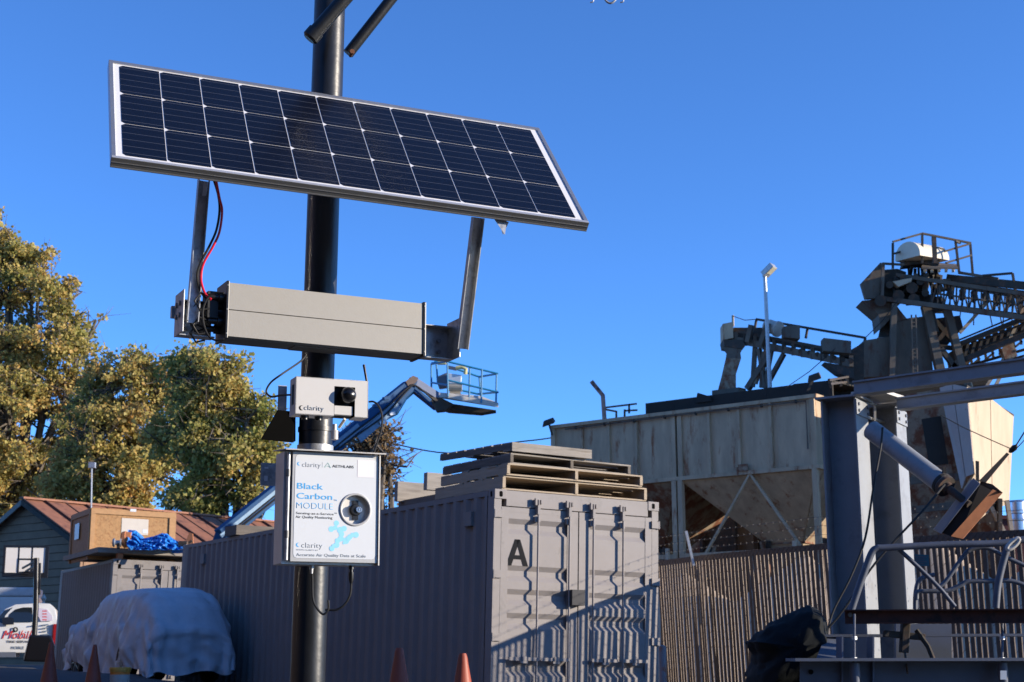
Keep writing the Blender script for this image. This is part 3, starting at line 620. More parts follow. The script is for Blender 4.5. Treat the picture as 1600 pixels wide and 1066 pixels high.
mb = MB(); mb.lathe(FM.p(hc[0] + .004, -.032, hc[1]), FM.N, [(0, .024), (.006, .024), (.008, .020), (.020, .020), (.022, .017), (.030, .017), (.031, 0)], 20)
mb.fbox(FM, hc[0] - .004, hc[0] + .014, -.028, -.012, hc[1] - .032, hc[1] + .032); mb.build('inlet_knob', blackp, door, smooth=True)
mb = MB(); mb.lathe(FM.p(hc[0] + .012, -.010, hc[1]), FM.N, [(0, .011), (.012, .011), (.014, .009), (.014, .006), (.010, .005), (.010, 0)], 20); mb.fbox(FM, hc[0] + .010, hc[0] + .014, .001, .004, hc[1] - .008, hc[1] + .008); mb.build('inlet_tip', mat('polished_steel', (.6, .6, .6), .25, .9), door, smooth=True)
mb = MB(); mb.fbox(FM, hc[0] - .036, hc[0] - .003, -.030, -.020, hc[1] - .026, hc[1] + .012); mb.build('inlet_vane', mat('vane_grey', (.30, .33, .38), .5), door)
def zl(x, y): return FM.hit(440 + x / 5.6125, 700 + y / 5.6125)
def dl(s, x0, x1, yb, hpx, m, bold=0, space=1.0, sh=0):
    slope = .052; A_ = zl(x0, yb); B_ = zl(x1, yb + (x1 - x0) * slope); H_ = zl(x0, yb - hpx); lettering(s, FM, A_[0], A_[1], B_[0] - A_[0], (H_[1] - A_[1]), m, door, b=.0012, bold=min(bold, 0), thick=.0003, space=space, shear=sh)
    if bold > 0:
        for k_ in range(1, 3): lettering(s, FM, A_[0], A_[1], B_[0] - A_[0], (H_[1] - A_[1]), m, door, b=.0012 + .00008 * k_, thick=.0003, space=space, shift=bold * .018 * k_)
dl('clarity', 178, 342, 165, 42, ink_grey, -.012); dl('AETHLABS', 443, 630, 171, 23, ink_dark, .012)
dl('Black', 134, 360, 357, 52, ink_blue, .03); dl('Carbon', 130, 441, 444, 52, ink_blue, .03); dl('MODULE', 128, 448, 530, 55, ink_blue, -.018)
dl('TM', 455, 484, 466, 14, ink_blue, -.01)
dl('Sensing-as-a-Service', 125, 455, 580, 20, ink_dark, 0); dl('TM', 460, 484, 578, 10, ink_dark, -.01); dl('Air Quality Monitoring', 122, 444, 614, 22, ink_dark, 0)
dl('clarity', 172, 357, 874, 46, ink_grey, -.012); dl('WWW.CLARITY.IO', 126, 315, 899, 11, ink_grey, -.01); dl('Accurate Air Quality Data at Scale', 126, 736, 948, 26, ink_grey, .008)
for x, y, r in ((152, 139, .0062), (143, 850, .0068)): g = zl(x, y); crescent(FM, g[0], g[1], r, ink_blue, door, .0014)
g0, g1, g2, g3 = zl(375, 172), zl(405, 130), zl(430, 176), zl(405, 158)
mb = MB()
for p, q in ((g0, g1), (g1, g2), (g0, g3), (g3, g2)):
    mb.bar(FM.p(p[0], .0016, p[1]), FM.p(q[0], .0016, q[1]), .0007, .0004)
mb.build('logo_mark', ink_green, door)
mb = MB(); mb.bar(FM.p(*[zl(357, 125)[0], .0015, zl(357, 125)[1]]), FM.p(zl(357, 172)[0], .0015, zl(357, 172)[1]), .0004, .0003); mb.build('divider_line', ink_grey, door)
mb = MB()
for i, (x, y, r) in enumerate(((480, 660, 27), (435, 712, 29), (470, 700, 24), (515, 722, 34), (548, 708, 28), (525, 755, 28), (520, 795, 30), (490, 815, 27), (565, 815, 32), (545, 835, 14), (600, 780, 26), (622, 765, 24), (652, 763, 29), (482, 852, 29), (440, 882, 27), (455, 862, 22), (585, 795, 26))):
    g = zl(x, y); mb.poly([FM.p(g[0] + r * .000329 * math.cos(2 * math.pi * k / 24), .0012 + i * .00004, g[1] + r * .000329 * math.sin(2 * math.pi * k / 24)) for k in range(24)], FM.N, .00015)
mb.build('molecule_print', ink_light, door)
s0, s1 = zl(666, 105), zl(808, 262); mb = MB(); mb.fbox(FM, s0[0], s1[0], .0011, .0016, s1[1], s0[1]); mb.build('sticker', stickw, door)
fr = yawframe(P(408, 723, 5.08), 66.5); mb = MB(); mb.fbox(fr, 0, .055, -.003, 0, -.077, 0); mp_ = mb.build('mounting_ear', galv, mo)
mb = MB(); mb.fbox(fr, .012, .026, 0, .0006, -.020, -.014); mb.fbox(fr, .012, .024, 0, .0006, -.062, -.044); mb.build('ear_slot', backsheet, mp_)
mb = MB(); mb.tube([polept(702) - dirp * .01, polept(702) + dirp * .012], .064, 32); mb.build('pole_clamp', galv, mo, smooth=True)
mb = MB(); mb.tube([polept(672) - dirp * .008, polept(672) + dirp * .008], .063, 32); mb.build('pole_clamp', black, sb, smooth=True)

# wire ends hanging at the top
mb = MB()
for x, y in ((925, 0), (972, -2)): mb.tube(spline([P(x - 12, -30, 8), P(x, -8, 8), P(x + 2, 2, 8), P(x - 3, 4, 8)]), .004, 6)
mb.tube(spline([P(940, -30, 8), P(944, -4, 8), P(952, 5, 8), P(960, 2, 8), P(962, -6, 8), P(955, -30, 8)]), .006, 6)
mb.tube([P(900, -32, 8), P(1000, -36, 8), P(1100, -44, 8)], .01, 6)
o = recenter(mb.build('hanging_wire', galv, smooth=True), P(952, -20, 8)); tag(o, 'curled wire ends hanging at the top edge above the sky', 'wire')
# ------------------------------------------------------------------ unseen buildings, added to hold back low sky light
brick = mat('dark_brick', (.085, .06, .048), .85, 0, .2, 2, .2)
def warehouse(x0, x1, y0, y1, h, label):
    t = thing('warehouse', label, 'building', V((x0 + x1) / 2, (y0 + y1) / 2, EYE - 1.6)); b = EYE - 1.6
    mb = MB(); mb.box(V((x0 + x1) / 2, (y0 + y1) / 2, b + h / 2), V(1, 0, 0), V(0, 1, 0), UP, x1 - x0, y1 - y0, h); mb.build('walls', brick, t)
    mb = MB(); mb.box(V((x0 + x1) / 2, (y0 + y1) / 2, b + h + .2), V(1, 0, 0), V(0, 1, 0), UP, x1 - x0 + .4, y1 - y0 + .4, .4); mb.build('parapet', darkroof, t)
    n = int((y1 - y0) / 4)
    for k in range(n):
        y = y0 + (k + .5) * (y1 - y0) / n; mb = MB(); mb.box(V(x1 + .02, y, b + h * .62), V(1, 0, 0), V(0, 1, 0), UP, .1, 1.6, 1.8); mb.build('window', glassd, t)
    n = int((x1 - x0) / 4)
    for k in range(n):
        x = x0 + (k + .5) * (x1 - x0) / n; mb = MB(); mb.box(V(x, y1 + .02, b + h * .62), V(1, 0, 0), V(0, 1, 0), UP, 1.6, .1, 1.8); mb.build('window', glassd, t)
warehouse(-34, -20, -24, 42, 11, 'unseen long dark brick warehouse along the left side of the lot')
warehouse(-20, 14, -24, -11, 9, 'unseen dark brick warehouse across the street behind the viewer')
#PART2
# ------------------------------------------------------------------ slatted fence
FZ = EYE + 1.40
fpts = [(2.13, 22.3), (2.62, 21.1), (3.3, 19.9), (4.2, 18.6), (5.15, 17.55), (6.4, 16.5), (9.0, 14.5), (11.4, 12.6)]
fence = thing('slatted_fence', 'tall chain link fence with brown privacy slats and barbed wire on top', 'fence', V(5, 18, ground(5, 18)))
lean = V(.045, .02, 1)
def along(pts, step):
    out = []; acc = 0; nxt = 0
    for (x0, y0), (x1, y1) in zip(pts, pts[1:]):
        L_ = math.hypot(x1 - x0, y1 - y0)
        while nxt <= acc + L_:
            t = (nxt - acc) / L_; out.append((x0 + (x1 - x0) * t, y0 + (y1 - y0) * t, math.atan2(y1 - y0, x1 - x0))); nxt += step
        acc += L_
    return out
sl_ = along(fpts, .080)
SLH = 2.32
def slatmesh(k, edge=False):
    """one bowed slat with a chamfered right edge, coloured paler as if sunlit"""
    rr = random.Random(k); bow = rr.uniform(-.012, .012); vs = []; fs = []; n = 6; km = []
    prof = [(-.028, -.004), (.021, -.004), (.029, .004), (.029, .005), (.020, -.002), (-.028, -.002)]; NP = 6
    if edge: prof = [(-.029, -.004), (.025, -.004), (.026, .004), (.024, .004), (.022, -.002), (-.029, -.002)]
    for i in range(n + 1):
        t = i / n; off = bow * math.sin(math.pi * t * rr.choice([1, 1, 2])); 
        for x, y in prof: vs.append((x + off, y, -SLH * t))
    for i in range(n):
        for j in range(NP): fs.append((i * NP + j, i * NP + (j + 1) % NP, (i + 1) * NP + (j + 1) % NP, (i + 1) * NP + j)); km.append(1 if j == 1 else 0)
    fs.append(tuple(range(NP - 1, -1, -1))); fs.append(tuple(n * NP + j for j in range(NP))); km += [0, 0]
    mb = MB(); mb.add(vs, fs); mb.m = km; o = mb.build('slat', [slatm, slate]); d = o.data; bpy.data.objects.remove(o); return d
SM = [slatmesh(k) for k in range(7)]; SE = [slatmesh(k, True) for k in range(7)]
Tf = Vector(fence['_T']); nsl = 0
for i, (x, y, an) in enumerate(sl_):
    if nsl >= 298: break
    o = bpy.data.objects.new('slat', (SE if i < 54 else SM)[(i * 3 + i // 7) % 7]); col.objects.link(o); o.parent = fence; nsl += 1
    lx = -(.085 - .07 * min(1, i / 75)) + .008 * math.sin(i * .35) + random.gauss(0, .003)
    o.location = V(x, y, FZ - .05 + random.uniform(-.012, .006)) - Tf; o.rotation_euler = (0, lx, an + random.gauss(0, .03))
for (x0, y0), (x1, y1) in zip(fpts, fpts[1:]):
    mb = MB(); mb.bar(V(x0, y0 - .004, FZ - .035), V(x1, y1 - .004, FZ - .035), .004, .075); mb.build('top_strip', slatm, fence)
# chain link wire: the selvage above the slats and the ties that cross the gaps
mb = MB(); sp2 = along(fpts, .04)
for k in range(2):
    for i in range(len(sp2) - 1):
        zz = FZ - .0 - k * .05; z0, z1 = (zz - .05, zz) if (i + k) % 2 else (zz, zz - .05)
        x0, y0, a_ = sp2[i]; x1, y1, _ = sp2[i + 1]; mb.bar(V(x0, y0 - .01, z0), V(x1, y1 - .01, z1), .005, .005)
for i, (x, y, an) in enumerate(sl_[:298]):
    ln = .085 - .07 * min(1, i / 75); tx, ty = math.cos(an), math.sin(an)
    for k in range(11):
        z = FZ - .14 - k * .20 + (.1 if i % 2 else 0); dn_ = FZ - z; cx_ = x + tx * (.040 + dn_ * ln); cy_ = y + ty * (.040 + dn_ * ln)
        mb.bar(V(cx_ - tx * .022, cy_ - ty * .022 - .008, z - .02), V(cx_ + tx * .022, cy_ + ty * .022 - .008, z + .02), .0045, .0045)
o = mb.build('wire_mesh', slatm, fence); o['kind'] = 'stuff'
for i, (x, y, an) in enumerate(along(fpts, 1.22)):
    mb = MB(); g = ground(x, y); dx, dy = math.sin(an), -math.cos(an)
    mb.tube([V(x - dx * .05, y - dy * .05, g), V(x - dx * .05, y - dy * .05, FZ + .01)], .03, 10)
    mb.build('post', slatm, fence, smooth=False)
for k, dz in enumerate((.10, .21, .32)):
    mb = MB(); W_ = [V(x - .04 - k * .03, y, FZ + dz + .012 * math.sin(i * 1.3)) for i, (x, y, an) in enumerate(along(fpts, .6))]
    mb.tube(W_, .0022, 5)
    for (x, y, an) in along(fpts, .125):
        c0 = V(x - .04 - k * .03, y, FZ + dz); mb.bar(c0 + V(.010, .006, .011), c0 - V(.010, .006, .011), .002); mb.bar(c0 + V(-.010, -.006, .011), c0 - V(-.010, -.006, .011), .002)
    mb.build('barbed_wire', wirem, fence)
mb = MB(); q0 = P(1072, 830, 21); q1 = P(1084, 884, 21); mb.bar(q1, q0, .07, .03); mb.build('barb_arm', mat('pale_galvanised', (.6, .6, .58), .5, .3, .1), fence)
# teal sign wired to the fence
qs = [P(1424, 866, 17.3), P(1451, 867, 17.2), P(1452, 885, 17.2), P(1425, 884, 17.3)]
sg = thing('fence_sign', 'small teal sign wired to the slatted fence behind the pipe frame', 'sign', (qs[2] + qs[3]) / 2)
mb = MB(); mb.poly(qs, V(0, -1, 0), .004); mb.build('sign_board', signm, sg)
for k in range(4):
    mb = MB(); a_, b_ = qs[0].lerp(qs[3], .2 + .2 * k), qs[1].lerp(qs[2], .2 + .2 * k); mb.bar(a_.lerp(b_, .12) - V(0, .002, 0), a_.lerp(b_, .85 - .1 * (k % 2)) - V(0, .002, 0), .001, .012); mb.build('printed_line', pipe, sg)

# ------------------------------------------------------------------ grey column frame at the right
CN, CDp = V(.866, -.5, 0).normalized(), V(.5, .866, 0).normalized()   # outer flange normal, flange direction
def column(px, py_top, d, label, fw=.30, dp=.34):
    t0 = P(px, py_top, d); g = ground(t0.x, t0.y); t = thing('steel_column', label, 'column', V(t0.x, t0.y, g), 'grey steel columns'); H_ = t0.z - g
    fr = Frame(V(t0.x, t0.y, g), CDp, CN, UP)      # a along flange, b outward
    mb = MB(); mb.fbox(fr, 0, fw, -.016, 0, 0, H_); f = mb.build('flange', colpaint, t)
    mb = MB(); mb.fbox(fr, 0, fw, -dp, -dp + .016, 0, H_); mb.build('flange', colpaint, t)
    mb = MB(); mb.fbox(fr, fw / 2 - .006, fw / 2 + .006, -dp + .016, -.016, 0, H_); mb.build('web', colpaint, t)
    mb = MB(); mb.fbox(fr, -.04, fw + .04, -dp - .04, .04, H_, H_ + .02); mb.build('cap_plate', colpaint, t)
    mb = MB(); mb.fbox(fr, -.01, fw + .0, 0.002, .014, H_ - .16, H_ - .02); mb.build('splice_plate', colpaint, t)
    mb = MB()
    for a in (.05, fw - .05):
        for c in (H_ - .06, H_ - .12) : mb.lathe(fr.p(a, .014, c), fr.N, [(0, .016), (.012, .016), (.012, 0)], 6)
        for k in range(14): c = H_ - 1.7 - k * .115; mb.lathe(fr.p(a, .0, c), fr.N, [(0, .011), (.0006, .011), (.0006, 0)], 8)
    mb.build('bolt', bluegrey, t); return t, fr, H_
c1, FC1, HC1 = column(1336, 620, 13.6, 'grey steel column nearer the container, sunlit on its right flange', .37, .33)
c2_, FC2, HC2 = column(1399, 634, 14.0, 'second grey steel column, right of the first behind the slanted pipe', .33, .33)
def steelbeam(p0, p1, w, h, label, m, cat='beam', group=None, kind='H'):
    p0, p1 = Vector(p0), Vector(p1); t = thing('steel_beam', label, cat, (p0 + p1) / 2 - UP * h / 2, group); ax = (p1 - p0).normalized(); X = ax.cross(UP).normalized(); Z = X.cross(ax).normalized(); c = (p0 + p1) / 2; L_ = (p1 - p0).length
    mb = MB(); mb.box(c, ax, X, Z, L_, .012, h - .03); mb.build('web', m, t)
    for s in (-1, 1): mb = MB(); mb.box(c + Z * s * (h / 2 - .0075), ax, X, Z, L_, w, .015); mb.build('flange', m, t)
    return t
# two rails running out of frame to the right, solid sided boxes
def boxbeam(name, p0, p1, w, h, label, m, cat, group=None, endm=None):
    t = thing(name, label, cat, (Vector(p0) + Vector(p1)) / 2 - UP * h / 2, group); mb = MB(); mb.bar(p0, p1, w, h - .03); mb.build('web', m, t)
    ax = (Vector(p1) - Vector(p0)).normalized(); X = ax.cross(UP).normalized(); Z = X.cross(ax).normalized()
    for s in (-1, 1): mb = MB(); mb.bar(Vector(p0) + Z * s * (h / 2 - .0075), Vector(p1) + Z * s * (h / 2 - .0075), w + .05, .015); mb.build('flange', m, t)
    return t
boxbeam('overhead_rail', P(1338, 608, 13.45), P(1760, 551, 12.0), .10, .125, 'upper grey overhead rail running right from the first column top', colpaint, 'rail', 'overhead rails')
boxbeam('overhead_rail', P(1404, 632, 13.9), P(1760, 586, 12.6), .08, .115, 'lower grey overhead rail running right from the second column top', colpaint, 'rail', 'overhead rails')
mb = MB(); mb.bar(P(1352, 612, 13.7), P(1398, 627, 14.1), .30, .03); o = recenter(mb.build('cross_plate', whited), P(1375, 622, 13.9)); tag(o, 'pale sunlit plate bridging the tops of the two grey columns', 'plate')
lad = thing('short_ladder', 'small pale ladder section between the two grey column tops', 'ladder', P(1375, 660, 14.1))
for q in ((1350, 628, 1381, 637), (1350, 651, 1381, 660)): mb = MB(); mb.bar(P(q[0], q[1], 13.9), P(q[2], q[3], 14.2), .02, .02); mb.build('rail', whited, lad)
for x in (1355, 1367): mb = MB(); mb.bar(P(x, 629 + (x - 1350) * .3, 14.0), P(x, 653 + (x - 1350) * .3, 14.0), .02, .02); mb.build('rung', whited, lad)
# slanted pipe with a rod end
sp_ = thing('slanted_pipe', 'fat grey pipe slanting down from the first column towards the hanging beam', 'pipe', P(1475, 765, 13.0))
q0, q1 = P(1362, 672, 13.35), P(1477, 760, 12.7); mb = MB(); mb.tube([q0, q1], .088, 28); mb.build('barrel', colpaint, sp_, smooth=True)
ax = (q1 - q0).normalized(); mb = MB(); mb.lathe(q1, ax, [(-.02, .095), (.012, .095), (.012, .05), (.05, .05), (.05, .035), (.30, .03), (.30, 0)], 20); mb.build('rod_end', dsteel, sp_, smooth=True)
mb = MB(); mb.lathe(q1 - ax * .06, ax, [(0, .088), (0, .096), (.03, .096), (.03, .088)], 20); mb.bar(q1 + UP * .09, q1 + UP * .16, .03); mb.build('clamp_band', dsteel, sp_)
# hanging I-beam, inside rusty
hb = thing('hanging_beam', 'tilted grey box beam with rusty orange underside hanging from a strap', 'beam', P(1500, 830, 12.6))
a_, b_, c_, d_ = P(1460, 826, 12.75), P(1521, 747, 12.65), P(1535, 752, 12.25), P(1475, 836, 12.35)
e_, f_, g_, h_ = P(1500, 842, 12.3), P(1566, 769, 12.2), P(1545, 760, 12.25), P(1484, 838, 12.3)
ax = (b_ - a_).normalized(); 
mb = MB(); mb.hexa([a_, b_, P(1531, 756, 12.45), P(1470, 834, 12.5), a_ + V(.02, .12, .0), b_ + V(.02, .12, 0), P(1533, 757, 12.6), P(1472, 835, 12.65)]); mb.build('upper_flange', bluegrey, hb)
mb = MB(); mb.hexa([P(1472, 833, 12.55), P(1533, 754, 12.5), P(1561, 768, 12.5), P(1497, 842, 12.5), P(1473, 832, 12.65), P(1534, 753, 12.6), P(1562, 767, 12.6), P(1498, 841, 12.6)]); mb.build('web', mat('black_rusty_web', (.02, .014, .011), .8, 0, .3, 6), hb)
mb = MB(); mb.hexa([P(1486, 838, 12.35), P(1551, 765, 12.25), P(1566, 771, 12.3), P(1504, 842, 12.4), P(1488, 838, 12.5), P(1553, 765, 12.4), P(1567, 770, 12.42), P(1506, 841, 12.5)]); mb.build('lower_flange', rustor, hb)
mb = MB(); mb.poly([P(1533, 752, 12.35), P(1551, 757, 12.3), P(1567, 770, 12.25), P(1560, 770, 12.3), P(1532, 757, 12.4)], V(0, -1, 0), .02); mb.build('end_plate', gsteel, hb)
st_ = thing('lifting_strap', 'dark strap and hook pulling the tilted beam up to the right', 'strap', P(1545, 745, 12.3))
mb = MB(); mb.hexa([P(1530, 751, 12.35), P(1540, 755, 12.35), P(1577, 710, 12.35), P(1573, 707, 12.35), P(1530, 751, 12.37), P(1540, 755, 12.37), P(1577, 710, 12.37), P(1573, 707, 12.37)]); mb.build('strap_web', dsteel, st_)
mb = MB(); mb.lathe(P(1577, 707, 12.35), P(1590, 695, 12.3) - P(1577, 707, 12.35), [(0, .008), (.02, .022), (.06, .026), (.085, .012), (.09, 0)], 12); mb.build('hook', rubber, st_, smooth=True)
mb = MB(); mb.tube([P(1587, 697, 12.3), P(1604, 670, 12.2), P(1660, 580, 12)], .006, 6); mb.tube([P(1589, 700, 12.3), P(1610, 678, 12.2)], .004, 6); mb.build('wire_rope', dsteel, st_)
cable('hoist_cable', [(1379, 668, 12.9), (1376, 700), (1365, 760), (1352, 840), (1330, 900), (1300, 960), (1290, 1010)], 12.9, .010, rubber, 'black cable hanging down beside the first grey column', 'cable')
cable('guy_cable', [(1476, 757, 12.5), (1440, 800), (1398, 845), (1360, 890), (1320, 950), (1290, 985), (1230, 1040)], 12.4, .010, rubber, 'long black cable slanting from the pipe end down to the left', 'cable')

# ------------------------------------------------------------------ pipe frame, red beam and steel bench at the lower right
pf = thing('bent_pipe_rack', 'worn bent pipe rack above the dark red beam', 'pipe frame', P(1460, 960, 11.6))
def pf_t(pts, d, r, m=pipe, nm='tube'):
    mb = MB(); mb.tube(spline([P(p[0], p[1], p[2] if len(p) > 2 else d) for p in pts], 5), r, 10); return mb.build(nm, m, pf, smooth=True)
pf_t([(1330, 955), (1338, 930), (1352, 890), (1362, 864), (1370, 857), (1385, 856), (1480, 851), (1560, 849), (1612, 842), (1700, 838)], 11.6, .027)
pf_t([(1404, 858), (1430, 882), (1466, 917), (1492, 948)], 11.65, .017)
pf_t([(1466, 917), (1478, 908), (1506, 868), (1520, 858), (1545, 857), (1570, 870), (1620, 892)], 11.7, .017)
pf_t([(1432, 936), (1434, 925), (1450, 924), (1480, 923), (1500, 915), (1512, 909), (1545, 908), (1580, 908), (1610, 918)], 11.75, .018)
pf_t([(1556, 950), (1560, 910), (1572, 862), (1578, 852)], 11.5, .027)
pf_t([(1430, 952), (1431, 925), (1438, 905), (1460, 898)], 11.8, .018)
mb = MB(); r_ = []
for i in range(21): a = 2 * math.pi * i / 20; r_.append(P(1583 + 9 * math.cos(a) - 3 * math.sin(a), 850 + 7 * math.sin(a) - 5 * math.cos(a), 11.35))
mb.tube(r_, .016, 8, caps=False); o = recenter(mb.build('rope_loop', whited, smooth=True), P(1583, 856, 11.35)); tag(o, 'pale rope loop tied round the top pipe at the right edge', 'rope')
rb = thing('red_beam', 'dark rust red beam lying across under the bent pipe frame', 'beam', P(1460, 965, 11.5))
p0, p1 = P(1320, 964, 11.5), P(1760, 962, 11.1)
mb = MB(); mb.bar(p0, p1, .012, .085); mb.build('web', rustbeam, rb)
for s in (-1, 1): mb = MB(); mb.bar(p0 + UP * s * .047, p1 + UP * s * .047, .11, .01); mb.build('flange', rustbeam, rb)
mb = MB(); mb.lathe(P(1328, 961, 11.48), V(0, -1, 0), [(0, .018), (.012, .018), (.012, 0)], 8); mb.build('bolt', gsteel, rb)
sb2 = thing('steel_bench', 'dark grey steel workbench frame under the red beam', 'steel frame', P(1430, 1100, 11.3))
for (x0, y0, x1, y1, d, w, h, nm) in ((1245, 994, 1760, 992, 11.9, .3, .02, 'rail'), (1235, 1031, 1760, 1030, 11.3, .4, .022, 'rail'), (1250, 1100, 1760, 1100, 11.2, .3, .03, 'rail')):
    mb = MB(); mb.bar(P(x0, y0, d), P(x1, y1, d), w, h); mb.build(nm, bluegrey, sb2)
for x in (1312, 1360, 1610): mb = MB(); mb.bar(P(x, 1160, 11.35), P(x, 995, 11.35), .012, .20, up=V(0, 1, 0)); mb.build('upright', bluegrey, sb2)
mb = MB(); mb.poly([P(1250, 1033, 11.28), P(1760, 1033, 11.28), P(1760, 1180, 11.28), P(1250, 1180, 11.28)], V(0, -1, 0), .01); mb.build('side_plate', mat('bench_side_paint', (.07, .078, .10), .6, 0, .15, 5), sb2)
mb = MB(); mb.lathe(P(1267, 1050, 11.27), V(0, -1, 0), [(0, .018), (.003, .018), (.003, 0)], 16); mb.build('plate_hole', gasket, sb2)
mb = MB(); mb.poly([P(1290, 993, 11.8), P(1276, 1028, 11.5), P(1312, 1029, 11.5), P(1312, 995, 11.8)], V(0, -1, 0), .01); mb.build('gusset', bluegrey, sb2)
mb = MB(); mb.poly([P(1400, 975, 12.2), P(1487, 975, 12.2), P(1487, 1030, 12.2), P(1400, 1030, 12.2)], V(0, -1, 0), .05); mb.build('back_plate', bluegrey, sb2)
for x in (1335, 1566):
    t = thing('threaded_rod', 'threaded rod clamping the red beam, ' + ('near the first column' if x == 1335 else 'near the right edge'), 'rod', P(x, 1066, 11.4), 'threaded rods holding the red beam')
    mb = MB(); mb.tube([P(x, 960, 11.38), P(x, 1034, 11.2)], .009, 8); mb.build('shaft', pipe, t)
    for y in (997, 1030): mb = MB(); mb.lathe(P(x, y, 11.2), UP, [(-.012, 0), (-.012, .02), (.012, .02), (.012, 0)], 6); mb.build('nut', galv, t)
    mb = MB(); mb.lathe(P(x, 1036, 11.2), -UP, [(0, .035), (.10, .038), (.14, .03), (.14, 0)], 14); mb.build('sleeve', bluegrey, t, smooth=True)
    if x == 1566: mb = MB(); mb.poly([P(1563, 1048, 11.13), P(1573, 1048, 11.13), P(1573, 1062, 11.13), P(1563, 1062, 11.13)], V(0, -1, 0), .001); mb.build('paper_tag', labelw, t)
vs_t = thing('bench_clamp', 'dark vice-like clamp standing on the steel workbench', 'clamp', P(1414, 1030, 11.5))
mb = MB(); mb.bar(P(1412, 1020, 11.5), P(1415, 972, 11.5), .06, .08, up=V(0, 1, 0)); mb.bar(P(1380, 990, 11.5), P(1445, 996, 11.5), .05, .05); mb.build('clamp_body', dsteel, vs_t, bevel=.008)
mb = MB(); mb.tube([P(1432, 985, 11.5), P(1450, 1010, 11.45), P(1458, 1030, 11.4)], .02, 8); mb.build('clamp_arm', dsteel, vs_t, smooth=True)
mb = MB(); mb.tube([P(1414, 1020, 11.4), P(1418, 1052, 11.2)], .008, 8); mb.build('clamp_screw', dsteel, vs_t)

# dark tarpaulin heap
from mathutils import noise as mnoise
def blob(name, m, label, cat, outline, d, depth, amp=.09):
    """a lumpy solid whose outline is given, inflated to a real thickness, its surface folded by noise"""
    pts = [P(x, y, d) for x, y in outline]; cx_ = sum((p for p in pts), V(0, 0, 0)) / len(pts); t = len(pts)
    mb = MB(); K = 22; vs = []
    for k in range(K + 1):
        ph = math.pi * (k / K) - math.pi / 2; s = max(.01, math.cos(ph)) ** .5; y = math.sin(ph) * depth / 2
        for i, p in enumerate(pts):
            q = cx_ + (p - cx_) * s + V(0, y, 0); n = (q - cx_).normalized()
            a = abs(mnoise.noise(q * 2.2)) * .8 + abs(mnoise.noise(q * 5.0 + V(3, 1, 7))) * .5 + .25 * mnoise.noise(q * 11)
            q = q + n * (a - .45) * amp * (1 - .3 * s); vs.append(q)
    fs = [(k * t + i, k * t + (i + 1) % t, (k + 1) * t + (i + 1) % t, (k + 1) * t + i) for k in range(K) for i in range(t)]
    fs += [tuple(range(t)), tuple(K * t + i for i in reversed(range(t)))]
    mb.add(vs, fs); lo = min(pts, key=lambda p: p.z); o = recenter(mb.build(name, m, smooth=True), V(cx_.x, cx_.y, lo.z)); return tag(o, label, cat)
def densify(pl, n=3):
    out = []
    for i in range(len(pl)):
        a, b = pl[i], pl[(i + 1) % len(pl)]
        for k in range(n): t = k / n; out.append((a[0] + (b[0] - a[0]) * t + random.uniform(-.8, .8), a[1] + (b[1] - a[1]) * t + random.uniform(-.8, .8)))
    return out
blob('tarpaulin_heap', dtarp, 'dark crumpled tarpaulin heaped over machinery in front of the fence', 'tarpaulin', densify([(1164, 1003), (1188, 984), (1215, 970), (1240, 950), (1262, 942), (1280, 952), (1288, 975), (1294, 1000), (1290, 1040), (1270, 1060), (1262, 1100), (1170, 1100), (1166, 1062), (1176, 1040), (1175, 1020)], 4), 12.2, 1.1, amp=.16)

# ------------------------------------------------------------------ traffic cones, bucket
CONEH = .71
def rest(px, py, h, d0, d1):
    """distance at which a thing of height h standing on the ground has its top on this sight line"""
    return min(np.arange(d0, d1, .1), key=lambda d: abs(P(px, py, d).z - h - ground(P(px, py, d).x, d)))
def cone_at(px, py_tip, d0, d1, label, k=1.0, first=[None]):
    d = rest(px, py_tip, CONEH * k, d0, d1); tip = P(px, py_tip, d); b_ = V(tip.x, tip.y, ground(tip.x, tip.y)); H_ = CONEH
    if first[0] is None:
        t = thing('traffic_cone', label, 'traffic cone', b_, 'orange traffic cones'); mb = MB()
        mb.lathe(b_, UP, [(.03, .150), (.05, .140), (H_ - .06, .034), (H_ - .02, .028), (H_, .020), (H_ - .02, .018)], 24); mb.build('cone_body', conem, t, smooth=True)
        mb = MB(); mb.box(b_ + UP * .02, V(1, 0, 0), V(0, 1, 0), UP, .40, .40, .04); mb.build('cone_foot', blackp, t, bevel=.012); first[0] = t; return
    t = first[0].copy(); col.objects.link(t); t.location = b_; t['label'] = label; t['_T'] = tuple(b_); t.scale = (k, k, k)
    for ch in first[0].children: c = ch.copy(); col.objects.link(c); c.parent = t
cone_at(80, 1003, 19, 30, 'leftmost orange cone, in front of the white pickup')
cone_at(148.5, 1007, 17, 26, 'orange cone in front of the covered car, left of the orange bucket')
cone_at(624, 1012, 11, 17, 'orange cone against the long container side, nearer the black pole', 1.5)
cone_at(723, 1021, 11, 17, 'orange cone near the container corner, right of the one by the pole', 1.5)
cone_at(1439, 1031, 9, 12, 'orange cone at the lower right in front of the steel bench')
bd_ = rest(188, 1044, .37, 12, 24); bc = P(188, 1044, bd_); bk = thing('orange_bucket', 'orange plastic bucket standing in front of the covered car', 'bucket', V(bc.x, bc.y, bc.z - .37))
mb = MB(); mb.lathe(bc, -UP, [(0, .145), (.34, .12), (.34, 0)], 24); mb.build('bucket_body', bucketo, bk, smooth=True)
mb = MB(); mb.lathe(bc, -UP, [(-.012, 0), (-.012, .15), (0, .155), (.03, .155), (.03, .146), (.035, .146), (.05, .152), (.055, .146)], 24); mb.build('rim', mat('bucket_rim_yellow', (.65, .30, .04), .5), bk, smooth=True)
